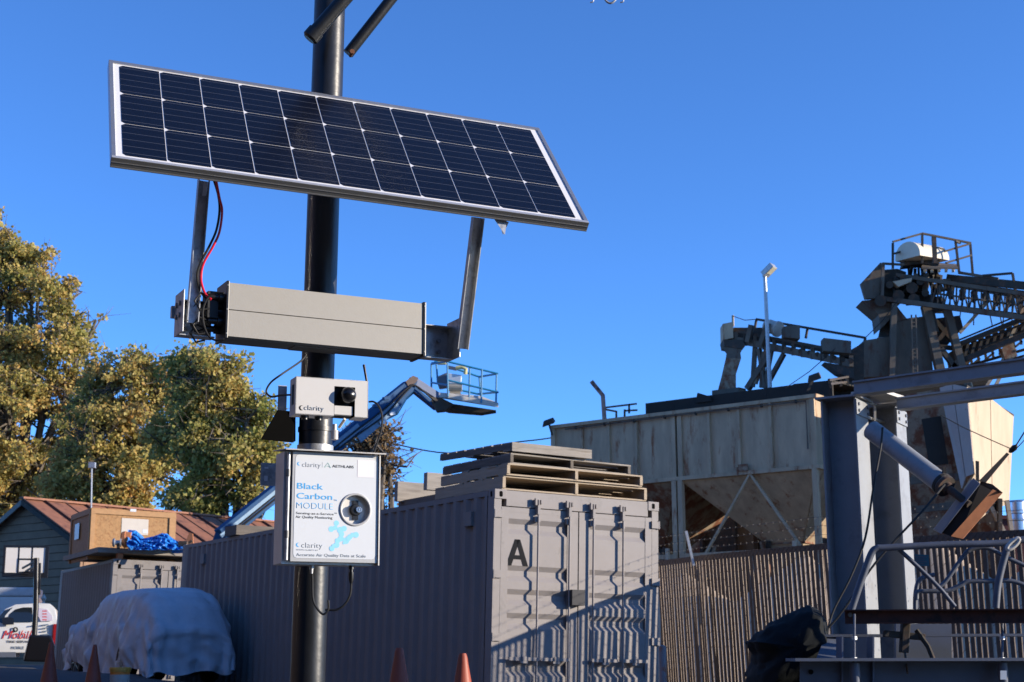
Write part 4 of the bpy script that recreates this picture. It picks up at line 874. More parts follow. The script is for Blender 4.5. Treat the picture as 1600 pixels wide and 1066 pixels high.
mb = MB(); mb.lathe(bc - UP * .09, -UP, [(0, .1415), (.16, .134)], 24); mb.build('bucket_print', whited, bk, smooth=True)
bo = P(1035, 1008, 14.5); mb = MB(); mb.tube([V(bo.x, bo.y, bo.z - 1.6), bo - UP * .03, bo - UP * .01, bo], [.035, .035, .028, .01], 16); o = recenter(mb.build('pipe_bollard', mat('bollard_rusty_grey', (.22, .2, .2), .5, .2, .2, 6, .05, (.25, .10, .05), .45, 6), smooth=True), V(bo.x, bo.y, bo.z - 1.6)); tag(o, 'round topped pipe bollard beside the right edge of the lettered container', 'bollard')

# gravel heaps added behind the fence so the slat gaps look brightly lit
t = thing('added_gravel_heap', 'added pale gravel heaps that brighten the gaps between the fence slats', 'gravel', V(7, 27, EYE - .6))
for hx, hy, hr, hh in ((3.2, 28.5, 3.4, 2.2), (5.2, 27, 3.4, 2.4), (7.2, 26.5, 3.6, 2.65), (9.4, 25.5, 3.6, 2.55), (11.6, 25, 3.8, 2.6), (14, 24.5, 3.8, 2.5), (16.5, 24.5, 4.2, 2.5), (1.5, 31, 3.4, 2.2)):
    mb = MB(); mb.grid([[V(hx + hr * r * math.cos(a), hy + hr * r * math.sin(a), EYE - .6 + hh * (1 - r) ** .9 + .12 * mnoise.noise(V(hx + 3 * r * math.cos(a), hy + 3 * r * math.sin(a), 2)) * (1 - r)) for a in np.linspace(0, 2 * math.pi, 33)] for r in np.linspace(0, 1, 12)])
    mb.build('heap', mat('pale_gravel', (.42, .32, .22), .9, 0, .2, 6, .4), t, smooth=True)
MB.K = 1.3; KP = 1.3
# ------------------------------------------------------------------ aggregate plant
ZT = P(1272, 618, 44).z
cR = P(1272, 618, 44); 
def bins():
    fL = PZ(863, 667, ZT - .0); f = (fL - cR); f.z = 0; f.normalize(); g = V(-f.y, f.x, 0)
    if g.y < 0: g = -g
    n_ = -g
    fr = Frame(cR, -f, n_, UP)            # a runs left to right when negative -> use a<0 to the left
    aM, _ = fr.hit(1057, 640); aL, _ = fr.hit(863, 667); _, cb = fr.hit(1272, 732); _, co = fr.hit(1235, 838)
    DPT = 5.2
    for nm, (a0, a1), lab, ribs, ho in (('storage_bin', (aL, aM - .06), 'left rust streaked storage bin behind the wooden pallets', [911, 953, 996], None), ('storage_bin', (aM + .06, 0), 'large weathered storage bin with a funnel bottom, left of the steel columns', [1110, 1157, 1207], None)):
        t = thing('storage_bin', lab, 'storage bin', fr.p((a0 + a1) / 2, -DPT / 2, cb - 4), 'storage bins of the plant')
        for nm2, args in (('front_wall', (a0, a1, -.03, 0, cb, 0)), ('rear_wall', (a0, a1, -DPT, -DPT + .03, cb, 0)), ('side_wall', (a0, a0 + .03, -DPT + .03, -.03, cb, 0)), ('side_wall', (a1 - .03, a1, -DPT + .03, -.03, cb, 0))):
            mb = MB(); mb.fbox(fr, *args); mb.build(nm2, hop, t)
        for x in ribs:
            a, _ = fr.hit(x, 700); mb = MB(); mb.fbox(fr, a - .045, a + .045, .0, .09, cb + .1, -.08); mb.build('rib', hop, t)
        for a in (a0 + .06, a1 - .06): mb = MB(); mb.fbox(fr, a - .08, a + .08, .0, .07, cb + .08, -.08); mb.build('rib', hop, t)
        for k in range(3):
            b = -DPT * (k + .7) / 3.4
            mb = MB(); mb.fbox(fr, a1, a1 + .09, b - .045, b + .045, cb + .1, -.08); mb.build('rib', hop, t)
        for c0, c1, nm2 in ((-.08, .03, 'top_rail'), (cb - .02, cb + .10, 'bottom_rail')):
            mb = MB(); mb.fbox(fr, a0 - .02, a1 + .12, .0, .12, c0, c1); mb.fbox(fr, a1, a1 + .12, -DPT, -.001, c0, c1); mb.build(nm2, hop, t)
        # funnel
        m_ = (a0 + a1) / 2 + (.15 if a1 == 0 else 0); w = .62; zb = co
        top = [fr.p(a0 + .03, -.03, cb), fr.p(a1 - .03, -.03, cb), fr.p(a1 - .03, -DPT + .03, cb), fr.p(a0 + .03, -DPT + .03, cb)]
        bot = [fr.p(m_ - w, -DPT / 2 + w, zb), fr.p(m_ + w, -DPT / 2 + w, zb), fr.p(m_ + w, -DPT / 2 - w, zb), fr.p(m_ - w, -DPT / 2 - w, zb)]
        for i in range(4):
            mb = MB(); j = (i + 1) % 4; a_, b_, c_, d_ = top[i], top[j], bot[j], bot[i]; nn = (b_ - a_).cross(d_ - a_).normalized(); mb.poly([a_, b_, c_, d_], nn, .03); mb.build('funnel_wall', hopr if a1 != 0 else hop, t)
        mb = MB()
        for i in range(4): mb.bar(bot[i], bot[(i + 1) % 4], .08, .09)
        mb.build('funnel_ring', hopr, t)
        b2 = [fr.p(m_ + sx * .3, -DPT / 2 + sy * .3, zb - .55) for sx, sy in ((-1, 1), (1, 1), (1, -1), (-1, -1))]
        for i in range(4):
            j = (i + 1) % 4; mb = MB(); nn = (bot[j] - bot[i]).cross(b2[i] - bot[i]).normalized(); mb.poly([bot[i], bot[j], b2[j], b2[i]], nn, .02); mb.build('outlet_wall', hop, t)
        gz = EYE - .4
        for a in (a0 + .05, a1 - .05):
            for b in (.04, -DPT + .1):
                mb = MB(); q = fr.p(a, b, cb); mb.box(V(q.x, q.y, (q.z + gz) / 2), fr.D, fr.N, UP, .16, .16, q.z - gz); mb.build('leg', gsteel if b < 0 else hop, t)
        q0 = fr.p(m_, .05, cb); _, cbt = fr.hit(1235, 858)
        for sx in (-1, 1):
            mb = MB(); mb.bar(q0, fr.p(m_ + sx * (a1 - a0) * .36, .05, cbt - .1), .07, .05); mb.build('brace', hop, t)
        mb = MB(); mb.fbox(fr, a0, a1, 0.0, .14, cbt - .12, cbt + .02); mb.build('base_beam', hop, t)
        if a1 == 0: mb = MB(); a, _ = fr.hit(1165, 738); mb.fbox(fr, a - .16, a + .16, .12, .16, cb + .08, cb + .30); mb.fbox(fr, a - .22, a - .18, .12, .15, cb - .05, cb + .22); mb.build('bracket_plate', hopr, t)
    # second row of bins behind, dark under the first
    t = thing('rear_bins', 'dark rusty rear row of bins seen between the funnels and legs of the front bins', 'storage bin', fr.p(-3, -DPT - 3, cb - 5))
    for k in range(9):
        a_ = -9.6 + k * 1.35; mb = MB(); mb.fbox(fr, a_, a_ + 1.33, -DPT - 2.06, -DPT - 2, cb - 2.0 - .35 * (k % 3), cb + .4); mb.build('wall_sheet', (hopr, dsteel, gsteel, hopr, dsteel)[k % 5], t)
        mb = MB(); mb.fbox(fr, a_, a_ + .12, -DPT - 1.95, -DPT - 1.8, cb - 5.2, cb + .3); mb.build('leg', dsteel, t)
    mb = MB(); mb.fbox(fr, -9.6, 2.5, -DPT - 3.4, -DPT - 3.2, cb - 5.6, cb - 1.6); mb.build('rear_wall', mat('yard_brown_wall', (.09, .06, .04), .85, 0, .3, 1.5), t)
    # yard clutter glimpsed under the bins
    t = thing('gravel_conveyor', 'rusty low conveyor and beams glimpsed under the storage bins', 'conveyor', fr.p(-3, -2.2, cb - 3.6))
    for k in range(9):
        mb = MB(); a = -8 + k * .95; mb.bar(fr.p(a, -1.6 - .3 * (k % 3), cb - 3.7), fr.p(a + .6 * ((k % 2) * 2 - 1), -1.8, cb - 1.9), .10, .08); mb.build('strut', dsteel if k % 3 else hopr, t)
    for k in range(3): mb = MB(); mb.bar(fr.p(-9.5, -2 - k * .4, cb - 2.4 - .5 * k), fr.p(.4, -2 - k * .4, cb - 2.3 - .5 * k), .14, .16); mb.build('belt_beam', dsteel, t)
    for k in range(3):
        mb = MB(); a, ctp = fr.hit((1228, 1250, 1052)[k], (868, 846, 858)[k]); mb.fbox(fr, a - .05, a + .05, .3, .4, cb - 5.0, ctp); mb.build('pale_post', hopw, t)
    # dark boards above the top rail
    t = thing('dark_canopy', 'dark board canopy along the top of the storage bins', 'canopy', fr.p(-3, -.6, .1))
    a0, _ = fr.hit(995, 640); a1_, _ = fr.hit(1225, 600); _, ct0 = fr.hit(1000, 632, -.5); _, ct1 = fr.hit(1260, 597, -.5)
    for k in range(6):
        aa = a0 + (.35 - a0) * k / 6; ab = a0 + (.35 - a0) * (k + 1) / 6 - .004; mb = MB(); mb.hexa([fr.p(aa, -.52, .02), fr.p(ab, -.52, .02), fr.p(ab, -.6, .02), fr.p(aa, -.6, .02), fr.p(aa, -.52, .5), fr.p(ab, -.52, .5), fr.p(ab, -.6, .5), fr.p(aa, -.6, .5)]); mb.build('panel', darkroof, t)
    mb = MB(); mb.poly([fr.p(a0, -.6, .5), fr.p(.35, -.6, .5), fr.p(.35, -3.6, .6), fr.p(a0, -3.6, .6)], UP, .03); mb.build('canopy_roof', darkroof, t)
    mb = MB(); a, _ = fr.hit(1090, 620, -.45); mb.poly([fr.p(a - .1, -.45, .30), fr.p(a, -.45, .62), fr.p(a + .45, -.45, .45), fr.p(a + .5, -.45, .30)], fr.N, .03); mb.build('lifted_sheet', darkroof, t)
    # guard rail and bent post on the left bin
    t = thing('bent_post', 'rusty bent pipe post standing on the left storage bin', 'post', P(944, 656, 36))
    dL = fr.p(fr.hit(943, 655)[0], 0, 0).y; mb = MB(); mb.tube([P(944.5, 656, dL), P(942, 618, dL), P(924, 596, dL)], .055, 8); mb.build('pipe', mat('striped_rusty_pipe', (.35, .22, .18), .8, 0, .2, 3, 0, (.03, .02, .02), .5, 2.5), t)
    t = thing('guard_rail', 'thin guard rail on top of the left storage bin', 'railing', P(965, 650, dL))
    for q in ((946, 637, 995, 631), (946, 640, 962, 643), (976, 642, 996, 641)): mb = MB(); mb.bar(P(q[0], q[1], dL), P(q[2], q[3], dL), .05, .04); mb.build('rail', gsteel, t)
    for q in ((963, 642, 963, 654), (976, 640, 976, 652), (983, 632, 983, 646)): mb = MB(); mb.bar(P(*q[:2], dL), P(*q[2:], dL), .05, .05); mb.build('post', gsteel, t)
    return fr, cb
FB2, cb_ = bins()
def floodlight(px, py, d, label, pxb, pyb, w=.44, flip=1):
    c = P(px, py, d); t = thing('floodlight', label, 'floodlight', P(pxb, pyb, d), 'floodlights on the plant')
    X = V(.9 * flip, -.3, .28).normalized(); Z = V(-.2 * flip, -.35, .9).normalized(); Y = Z.cross(X)
    mb = MB(); mb.hexa([c + X * -w / 2 + Y * .14 - Z * .07, c + X * w / 2 + Y * .14 - Z * .07, c + X * w / 2 - Y * .14 - Z * .07, c - X * w / 2 - Y * .14 - Z * .07, c - X * w / 2 * .7 + Y * .1 + Z * .09, c + X * w / 2 * .8 + Y * .1 + Z * .09, c + X * w / 2 * .8 - Y * .1 + Z * .09, c - X * w / 2 * .7 - Y * .1 + Z * .09]); mb.build('housing', dsteel, t, bevel=.015)
    mb = MB(); mb.poly([c + X * -w / 2 * .85 + Y * .12 - Z * .075, c + X * w / 2 * .85 + Y * .12 - Z * .075, c + X * w / 2 * .85 - Y * .12 - Z * .075, c - X * w / 2 * .85 - Y * .12 - Z * .075], -Z, .01); mb.build('lens', whited, t)
    mb = MB(); mb.bar(c, P(pxb, pyb, d), .05, .05); mb.build('stem', dsteel, t)
dl_ = FB2.p(FB2.hit(866, 668)[0], 0, 0).y
floodlight(857, 660, dl_ - .2, 'floodlight on the left end of the left storage bin', 863, 680)
floodlight(1272, 590, 43.4, 'floodlight above the right corner of the large storage bin', 1262, 612, .42)
# lamp post
t = thing('lamp_post', 'slim grey lamp post with a tilted lamp head above the lower conveyor', 'lamp post', P(1203, 606, 47)); dq = 47
mb = MB(); mb.tube([P(1203, 606, dq), P(1195, 432, dq)], [.055, .045], 10); mb.build('shaft', galv, t, smooth=True)
mb = MB(); mb.bar(P(1195, 432, dq), P(1194, 424, dq), .1, .1); mb.build('bracket', galv, t)
mb = MB(); a_, b_ = P(1194, 430, dq), P(1209, 415, dq - .2); mb.bar(a_, b_, .26, .14); lh = mb.build('lamp_head', galv, t, bevel=.02)
mb = MB(); mb.bar(a_.lerp(b_, .3) - V(-.03, .05, .07), a_.lerp(b_, .95) - V(-.03, .05, .07), .2, .02); mb.build('lens', mat('lamp_lens_yellowish', (.6, .55, .4), .4), lh)

def truss(t, p0, p1, w, h, n, m, r=.045, nm=True, deck=False):
    """box truss from p0 to p1 (bottom centre line); chords and lattice bars as parts"""
    p0, p1 = Vector(p0), Vector(p1); ax = (p1 - p0).normalized(); X = ax.cross(UP).normalized(); Z = X.cross(ax).normalized(); L_ = (p1 - p0).length
    def q(k, s, u): return p0 + ax * L_ * k + X * s * w / 2 + Z * u * h
    for s in (-1, 1):
        for u in (0, 1): mb = MB(); mb.bar(q(0, s, u), q(1, s, u), r * 2.2, r * 2.4); mb.build('chord', m, t)
    for k in range(n):
        a, b = k / n, (k + 1) / n
        for s in (-1, 1):
            mb = MB(); mb.bar(q(a, s, 0), q(b, s, 1) if k % 2 == 0 else q(b, s, 0) , r, r) if k % 2 == 0 else mb.bar(q(a, s, 1), q(b, s, 0), r, r); mb.build('lattice_bar', m, t)
            mb = MB(); mb.bar(q(a, s, 0), q(a, s, 1), r, r); mb.build('lattice_post', m, t)
        mb = MB(); mb.bar(q(a, -1, 0), q(b, 1, 0), r, r); mb.bar(q(a, -1, 1), q(a, 1, 1), r, r); mb.build('cross_bar', m, t)
# ---- lower conveyor
D1, D2 = 48.7, 44.8
t = thing('lower_conveyor', 'short inclined conveyor with rusty chute on top of the storage bins', 'conveyor', P(1200, 615, 36))
def dz(x): return D1 + (D2 - D1) * (x - 1130) / 220
def pc(x, y, o=0): return P(x, y, dz(x) + o * KP)
for o_ in (0, .9):
    mb = MB(); mb.bar(pc(1144, 530, o_), pc(1330, 568, o_), .08, .17); mb.build('stringer', gsteel, t)
    mb = MB(); mb.bar(pc(1142, 516, o_), pc(1320, 550, o_), .06, .07); mb.build('chord', dsteel, t)
mb = MB(); mb.hexa([pc(1145, 524), pc(1335, 560), pc(1335, 560, .9), pc(1145, 524, .9), pc(1145, 519), pc(1335, 554), pc(1335, 554, .9), pc(1145, 519, .9)]); mb.build('belt', darkroof, t)
for x in np.linspace(1150, 1330, 13):
    y = 512 + (x - 1144) * .2
    mb = MB(); mb.bar(pc(x, y + 6, -.03), pc(x, y + 24, -.03), .07, .10); mb.build('idler_bracket', dsteel if int(x) % 2 else gsteel, t)
for x in np.linspace(1225, 1330, 9):
    y = 527 + (x - 1144) * .2; mb = MB(); mb.tube([pc(x, y, -.1), pc(x, y, 1)], .06, 8); mb.build('return_roller', dsteel, t)
mb = MB(); mb.bar(pc(1182, 499, .9), pc(1352, 528, .9), .06, .06); mb.build('hand_rail', dsteel, t)
for x, y in ((1182, 499), (1232, 507), (1262, 512), (1352, 528)): mb = MB(); mb.bar(pc(x, y, .9), pc(x - 3, y + 17, .9), .05, .05); mb.build('rail_post', dsteel, t)
# head plates, motor, guard boxes
mb = MB(); mb.poly([pc(1129.5, 506, -.15), pc(1145, 503, -.15), pc(1146, 528, -.15), pc(1130, 531, -.15)], V(0, -1, 0), .5); mb.build('head_plate', hop, t)
mb = MB(); mb.poly([pc(1130, 531, -.14), pc(1160, 531, -.14), pc(1165, 540, -.14), pc(1158, 545, -.14), pc(1132, 541, -.14)], V(0, -1, 0), .6); mb.build('head_box', dsteel, t)
mb = MB(); mb.bar(pc(1145.5, 510, -.2), pc(1145, 493, -.2), .05, .05); mb.build('pin', hopw, t)
mb = MB(); mb.poly([pc(1146, 512, .1), pc(1195, 512, .1), pc(1195, 536, .1), pc(1146, 528, .1)], V(0, -1, 0), .5); mb.build('drive_guard', dsteel, t)
for x0, y0, x1, y1 in ((1168, 535, 1174, 508), (1188, 540, 1200, 505)): mb = MB(); mb.bar(pc(x0, y0, -.2), pc(x1, y1, -.2), .09, .12); mb.build('strap_plate', gsteel, t)
mb = MB(); a_, b_ = pc(1197, 508, .1), pc(1217, 515, .1); mb.tube([a_, a_.lerp(b_, .2), a_.lerp(b_, .22), a_.lerp(b_, .8), a_.lerp(b_, .82), b_], [.14, .14, .17, .17, .2, .2], 16); mb.build('motor', whited, t, smooth=True)
for x0, x1, y0, y1, sk in ((1225, 1250, 508, 527, 0), (1287, 1330, 526, 548, .16)):
    mb = MB(); mb.poly([pc(x0, y0 + 2, -.25), pc(x1, y0 + (x1 - x0) * sk, -.25), pc(x1, y1 + (x1 - x0) * .1, -.25), pc(x0, y1, -.25)], V(0, -1, 0), .35); mb.build('guard_box', gsteel, t)
# chute
ch = [(1127, 541, 1162, 541, .9), (1135, 553, 1157, 552, .7), (1134, 560, 1158, 560, .7), (1127, 590, 1150, 585, .7), (1119, 620, 1150, 606, .7)]
for (a, b) in zip(ch, ch[1:]):
    mb = MB(); mb.hexa([pc(b[0], b[1], -.1), pc(b[2], b[3], -.1), pc(b[2], b[3], .6), pc(b[0], b[1], .6), pc(a[0], a[1], -.1), pc(a[2], a[3], -.1), pc(a[2], a[3], .6), pc(a[0], a[1], .6)]); mb.build('chute_section', hopr if b[1] > 560 else gsteel, t)
mb = MB(); mb.bar(pc(1118, 617, -.3), pc(1160, 612, -.3), .3, .18); mb.build('chute_foot', gsteel, t)
for x0, y0, x1, y1, w in ((1180, 540, 1176, 605, .1), (1186, 545, 1196, 606, .1), (1198, 545, 1180, 600, .09), (1202, 555, 1168, 608, .14), (1194, 550, 1190, 606, .1), (1225, 553, 1196, 606, .1), (1206, 548, 1195, 604, .08)):
    mb = MB(); mb.bar(pc(x0, y0), pc(x1, y1), w, w); mb.build('leg', gsteel if x0 != 1198 else hopr, t)
mb = MB(); mb.poly([pc(1288, 566), pc(1334, 574), pc(1334, 592), pc(1310, 583)], V(0, -1, 0), .4); mb.build('transfer_plate', dsteel, t)
# small items on the canopy between
t = thing('guard_rail', 'short guard rail beside the tower base above the dark canopy', 'railing', P(1310, 605, 44))
for q in ((1295, 594, 1325, 589), (1297, 600, 1322, 597)): mb = MB(); mb.bar(P(q[0], q[1], 34), P(q[2], q[3], 44), .04, .04); mb.build('rail', dsteel, t)
for q in ((1295, 592, 1299, 606), (1314, 595, 1314, 604), (1323, 587, 1325, 603)): mb = MB(); mb.bar(P(*q[:2], 44), P(*q[2:], 44), .06, .05); mb.build('post', dsteel, t)
# ---- tower with tanks
t = thing('plant_tower', 'dark steel tower with a broad grey tank under the upper conveyor', 'tower', P(1420, 640, 35)); TD = 45.5
def pt(x, y, o=0): return P(x, y, TD + o * KP)
for (pts, th_, m, nm) in (([(1350, 532), (1391, 526), (1391, 587), (1350, 590)], 1.6, gsteel, 'side_tank'), ([(1398, 504), (1420, 497), (1450, 494), (1458, 580), (1393, 590)], 2.2, gsteel, 'tank'), ([(1327, 548), (1350, 535), (1350, 600), (1325, 603)], 1.2, dsteel, 'duct'), ([(1458, 498), (1500, 493), (1505, 512), (1480, 540), (1460, 545)], 1.5, dsteel, 'rear_plate'), ([(1240, 600), (1545, 570), (1545, 600), (1300, 632), (1240, 620)], .4, darkroof, 'base_deck')):
    mb = MB(); mb.poly([pt(x, y, .3 if nm == 'rear_plate' else (.5 if nm == 'base_deck' else 0)) for x, y in pts], V(0, -1, 0), -th_ if False else th_); mb.build(nm, m, t)
mb = MB(); mb.hexa([pt(1372, 527, .2), pt(1392, 527, .2), pt(1392, 527, 1), pt(1372, 527, 1), pt(1376, 508, .3), pt(1388, 506, .3), pt(1388, 506, .9), pt(1376, 508, .9)]); mb.build('heap', dsteel, t)
for x0, y0, x1, y1, w, m in ((1397, 475, 1393, 592, .13, gsteel), (1446, 478, 1470, 585, .20, gsteel), (1455, 480, 1463, 520, .1, dsteel), (1478, 478, 1512, 610, .17, gsteel), (1500, 560, 1478, 590, .12, gsteel), (1470, 545, 1500, 585, .12, dsteel), (1510, 585, 1516, 612, .14, hop)):
    mb = MB(); mb.bar(pt(x0, y0, -.15), pt(x1, y1, -.15), w, w); mb.build('leg', m, t)
for x0, y0, x1, y1 in ((1452, 540, 1495, 545), (1460, 500, 1490, 535), (1490, 500, 1460, 540), (1450, 486, 1482, 486)):
    mb = MB(); mb.bar(pt(x0, y0, .1), pt(x1, y1, .1), .1, .1); mb.build('brace', dsteel, t)
# ---- upper conveyor head
UD = 45.5
t = thing('upper_conveyor', 'large dark lattice conveyor with platform and hooded motor at upper right', 'conveyor', P(1480, 500, 35))
def pu(x, y, o=0): return P(x, y, UD + o * KP)
def up(pts, o, th_, m, nm):
    mb = MB(); mb.poly([pu(x, y, o) for x, y in pts], V(0, -1, 0), th_); return mb.build(nm, m, t)
up([(1345, 443), (1376, 410), (1380, 415), (1373, 466), (1352, 467)], -.1, .12, gsteel, 'head_plate')
up([(1376, 422), (1402, 420), (1416, 425), (1414, 468), (1372, 468)], .2, .8, dsteel, 'head_box')
up([(1347, 470), (1375, 467), (1395, 470), (1412, 492), (1418, 499), (1396, 506), (1392, 497), (1384, 506), (1376, 514), (1373, 492)], .0, .7, gsteel, 'chute_funnel')
up([(1395, 440), (1425, 434), (1424, 440), (1404, 448)], -.3, .2, hopw, 'bright_bracket')
for k, (x, y) in enumerate(((1376, 470), (1390, 445), (1404, 462), (1412, 436), (1428, 468), (1438, 440), (1425, 450), (1446, 458))):
    mb = MB(); mb.tube([pu(x, y, -.25), pu(x, y, .8)], .09 if k % 2 else .14, 10); mb.build('roller', dsteel, t)
for k in range(16):
    x = 1398 + k * 5.5; y = 442 + random.uniform(-14, 22); mb = MB(); mb.bar(pu(x, y, random.uniform(-.2, .8)), pu(x + random.uniform(-10, 12), y + random.uniform(10, 30) * (1 if y < 450 else -1), random.uniform(-.2, .8)), .07 + .05 * random.random(), .08); mb.build('machine_bar', dsteel if k % 3 else gsteel, t)
up([(1418, 430), (1448, 430), (1452, 470), (1422, 472)], .5, .4, dsteel, 'drive_plate')
# main galleries
def chord(x0, y0, x1, y1, w, m=dsteel, o0=0, o1=0, nm='chord', wy=None):
    mb = MB(); mb.bar(pu(x0, y0, o0), pu(x1, y1, o1), w, wy or w); mb.build(nm, m, t)
RX = 1640
for o_ in (0, 1.3):
    chord(1372, 466, RX, 502 - o_ * 2, .10, dsteel if o_ else gsteel, o_, o_ - 1.5, wy=.11)
    chord(1400, 430, RX, 466 - o_ * 2, .08, gsteel if not o_ else dsteel, o_, o_ - 1.5, wy=.09)
    chord(1480, 446, RX, 474 - o_ * 2, .04, gsteel, o_, o_ - 1.5)
    chord(1480, 434, RX, 452 - o_ * 2, .10, dsteel, o_, o_ - 1.5, wy=.16)
def yb(x, o): return 466 + (x - 1372) * 36 / 268
def yt(x, o): return 430 + (x - 1400) * 36 / 240
xs_ = np.linspace(1455, 1630, 19)
for i in range(len(xs_) - 1):
    for o_ in (0, 1.3):
        x0, x1 = xs_[i], xs_[i + 1]; dd = o_ - 1.5 * (x0 - 1400) / 240
        if i % 2 == 0: chord(x0, yb(x0, 0), x1, yt(x1, 0), .032, dsteel if i % 4 else gsteel, dd, dd, 'lattice_bar')
        else: chord(x0, yt(x0, 0), x1, yb(x1, 0), .032, gsteel, dd, dd, 'lattice_bar')
        chord(x0, yb(x0, 0), x0 + 1, yt(x0, 0), .032, dsteel, dd, dd, 'lattice_post')
        chord(x0, (yb(x0, 0) + yt(x0, 0)) / 2, x1, (yb(x1, 0) + yt(x1, 0)) / 2, .04, gsteel, dd + .4, dd + .4, 'lattice_bar')
for x in np.linspace(1485, 1630, 9):
    dd = -1.5 * (x - 1400) / 240
    up([(x, yt(x, 0) + 4), (x + 7, yt(x, 0) + 5), (x + 5, yt(x, 0) + 22), (x + 1, yt(x, 0) + 20)], dd + .5, .25, dsteel if int(x) % 2 else gsteel, 'idler_frame')
# lower sloping gallery, rising to the right
for (y0, y1, w, o_) in ((568, 508, .10, 0), (541, 482, .09, 0), (578, 535, .05, .5), (556, 497, .16, 1.0), (598, 560, .05, .2), (549, 490, .04, .3), (560, 501, .04, .3), (534, 473, .03, .2), (586, 545, .04, .4)):
    chord(1492 if y0 != 598 else 1510, y0, RX, y1, w, dsteel, o_, o_ - 1, wy=w * 1.2)
for i in range(13):
    x0 = 1495 + i * 11; f_ = (x0 - 1492) / 148; ya = 568 - 60 * f_; yb_ = 541 - 59 * f_
    chord(x0, ya, x0 + 7, yb_, .06, dsteel, .0, 0, 'lattice_post'); chord(x0, yb_, x0 + 12, ya - 4, .05, gsteel if i % 2 else dsteel, .1, .1, 'lattice_bar')
    chord(x0, ya, x0 + 2, ya + 16 - 6 * f_, .05, dsteel, .5, .5, 'lattice_post')
    if i % 2 == 0: chord(x0, ya + 14, x0 + 14, ya + 2, .05, dsteel, .5, .5, 'lattice_bar')
up([(1492, 545), (1506, 538), (1516, 565), (1508, 580), (1498, 572)], .3, .8, dsteel, 'tail_box')
up([(1565, 545), (1582, 532), (1590, 556), (1572, 566)], -.4, .2, hopr, 'rusty_gusset')
for x0, y0, x1, y1 in ((1578, 545, 1540, 606), (1586, 545, 1556, 602), (1545, 470, 1500, 520), (1600, 480, 1570, 548)): chord(x0, y0, x1, y1, .07, hop, -.3, -.3, 'stay')
# platform, hood, cage
mb = MB(); mb.hexa([pu(1428, 417), pu(1455, 414), pu(1498, 419), pu(1478, 426), pu(1428, 414), pu(1455, 411), pu(1498, 416), pu(1478, 423)]); 
mb = MB(); mb.hexa([pu(1440, 420, -.4), pu(1497, 421, -.4), pu(1497, 416, 1.0), pu(1442, 412, 1.0), pu(1440, 417, -.4), pu(1497, 418, -.4), pu(1497, 413, 1.0), pu(1442, 409, 1.0)]); mb.build('platform', gsteel, t)
for x in (1445, 1456, 1467, 1478, 1489): chord(x, 424, x + 2, 414, .06, hop, -.5, 1, 'platform_bar')
# hood: half barrel
c0, c1_ = pu(1418, 400, -.2), pu(1463, 402, .5); ax = (c1_ - c0); ax.z *= .4; L_ = ax.length; ax.normalize(); S_ = ax.cross(UP).normalized(); mb = MB(); R_ = .43; vs = []
for q in (0, 1):
    for i in range(13): a = math.pi * i / 12; vs.append(c0 + ax * L_ * q + S_ * R_ * math.cos(a) * 1.1 + UP * (R_ * math.sin(a) * 1.05))
    vs += [c0 + ax * L_ * q + S_ * -R_ * 1.1 - UP * .08, c0 + ax * L_ * q + S_ * R_ * 1.1 - UP * .08]
k_ = 15; mb.add(vs, [tuple(range(k_)), tuple(range(2 * k_ - 1, k_ - 1, -1))] + [(i, (i + 1) % k_, (i + 1) % k_ + k_, i + k_) for i in range(k_)]); mb.build('motor_hood', mat('hood_cream', (.62, .55, .43), .65, 0, .1, 2, .05, (.35, .28, .2), .25, 3), t, smooth=True)
up([(1412, 401), (1470, 403), (1466, 416), (1440, 412), (1412, 415), (1414, 408)], .1, .4, dsteel, 'motor_block')
for a_ in ((1395, 380, 1395, 420, -.2), (1441, 366, 1441, 412, -.3), (1459, 370, 1461, 412, -.7), (1493, 377, 1499, 428, 0), (1516, 381, 1520, 430, .9), (1458, 370, 1460, 378, .9)):
    chord(a_[0], a_[1], a_[2], a_[3], .05 if a_[0] != 1459 else .09, dsteel, a_[4], a_[4], 'cage_post')
for a_ in ((1395, 378, 1441, 365), (1395, 397, 1441, 385), (1441, 365, 1517, 380), (1441, 384, 1475, 390), (1476, 393, 1516, 381), (1478, 411, 1518, 399), (1493, 377, 1500, 380)):
    chord(a_[0], a_[1], a_[2], a_[3], .045, dsteel, -.1, .2, 'cage_rail')
chord(1380, 412, 1413, 414, .05, gsteel, 0, 0, 'hand_rail'); chord(1380, 411, 1378, 470, .07, gsteel, -.2, -.2, 'rail_post')
for x in np.linspace(1500, 1630, 10): chord(x, yt(x, 0) - 12, x + 1, yt(x, 0), .03, dsteel, .9 - 1.5 * (x - 1400) / 240, .9 - 1.5 * (x - 1400) / 240, 'rail_post')
chord(1500, 433, RX, 454, .03, dsteel, .2, -.6, 'hand_rail')
for k in range(9): x = 1490 + k * 16; chord(x, yt(x, 0), x + random.uniform(-14, 14), yt(x, 0) + 60, .022, dsteel, .6, .6, 'cable_stay')
chord(1535, 431, 1582, 427, .05, dsteel, -.6, -.9, 'hand_rail'); chord(1582, 427, 1590, 475, .05, dsteel, -.9, -.9, 'rail_post'); chord(1498, 426, 1560, 436, .06, gsteel, -.2, -.6, 'hand_rail')
for k in range(18): 
    x = 1383 + k * 5; mb = MB(); mb.bar(pu(x, 463 + random.uniform(-4, 3), .2), pu(x + 4, 468 + random.uniform(0, 3) + (x - 1383) * .12, .2), .12, .1); mb.build('edge_plate', dsteel, t)
for k in range(10):
    x = 1420 + k * 5; mb = MB(); mb.bar(pu(x, 416 + random.uniform(0, 6), random.uniform(0, .9)), pu(x + random.uniform(-8, 8), 440 + random.uniform(0, 15), random.uniform(0, .9)), .06, .06); mb.build('machine_bar', dsteel, t)
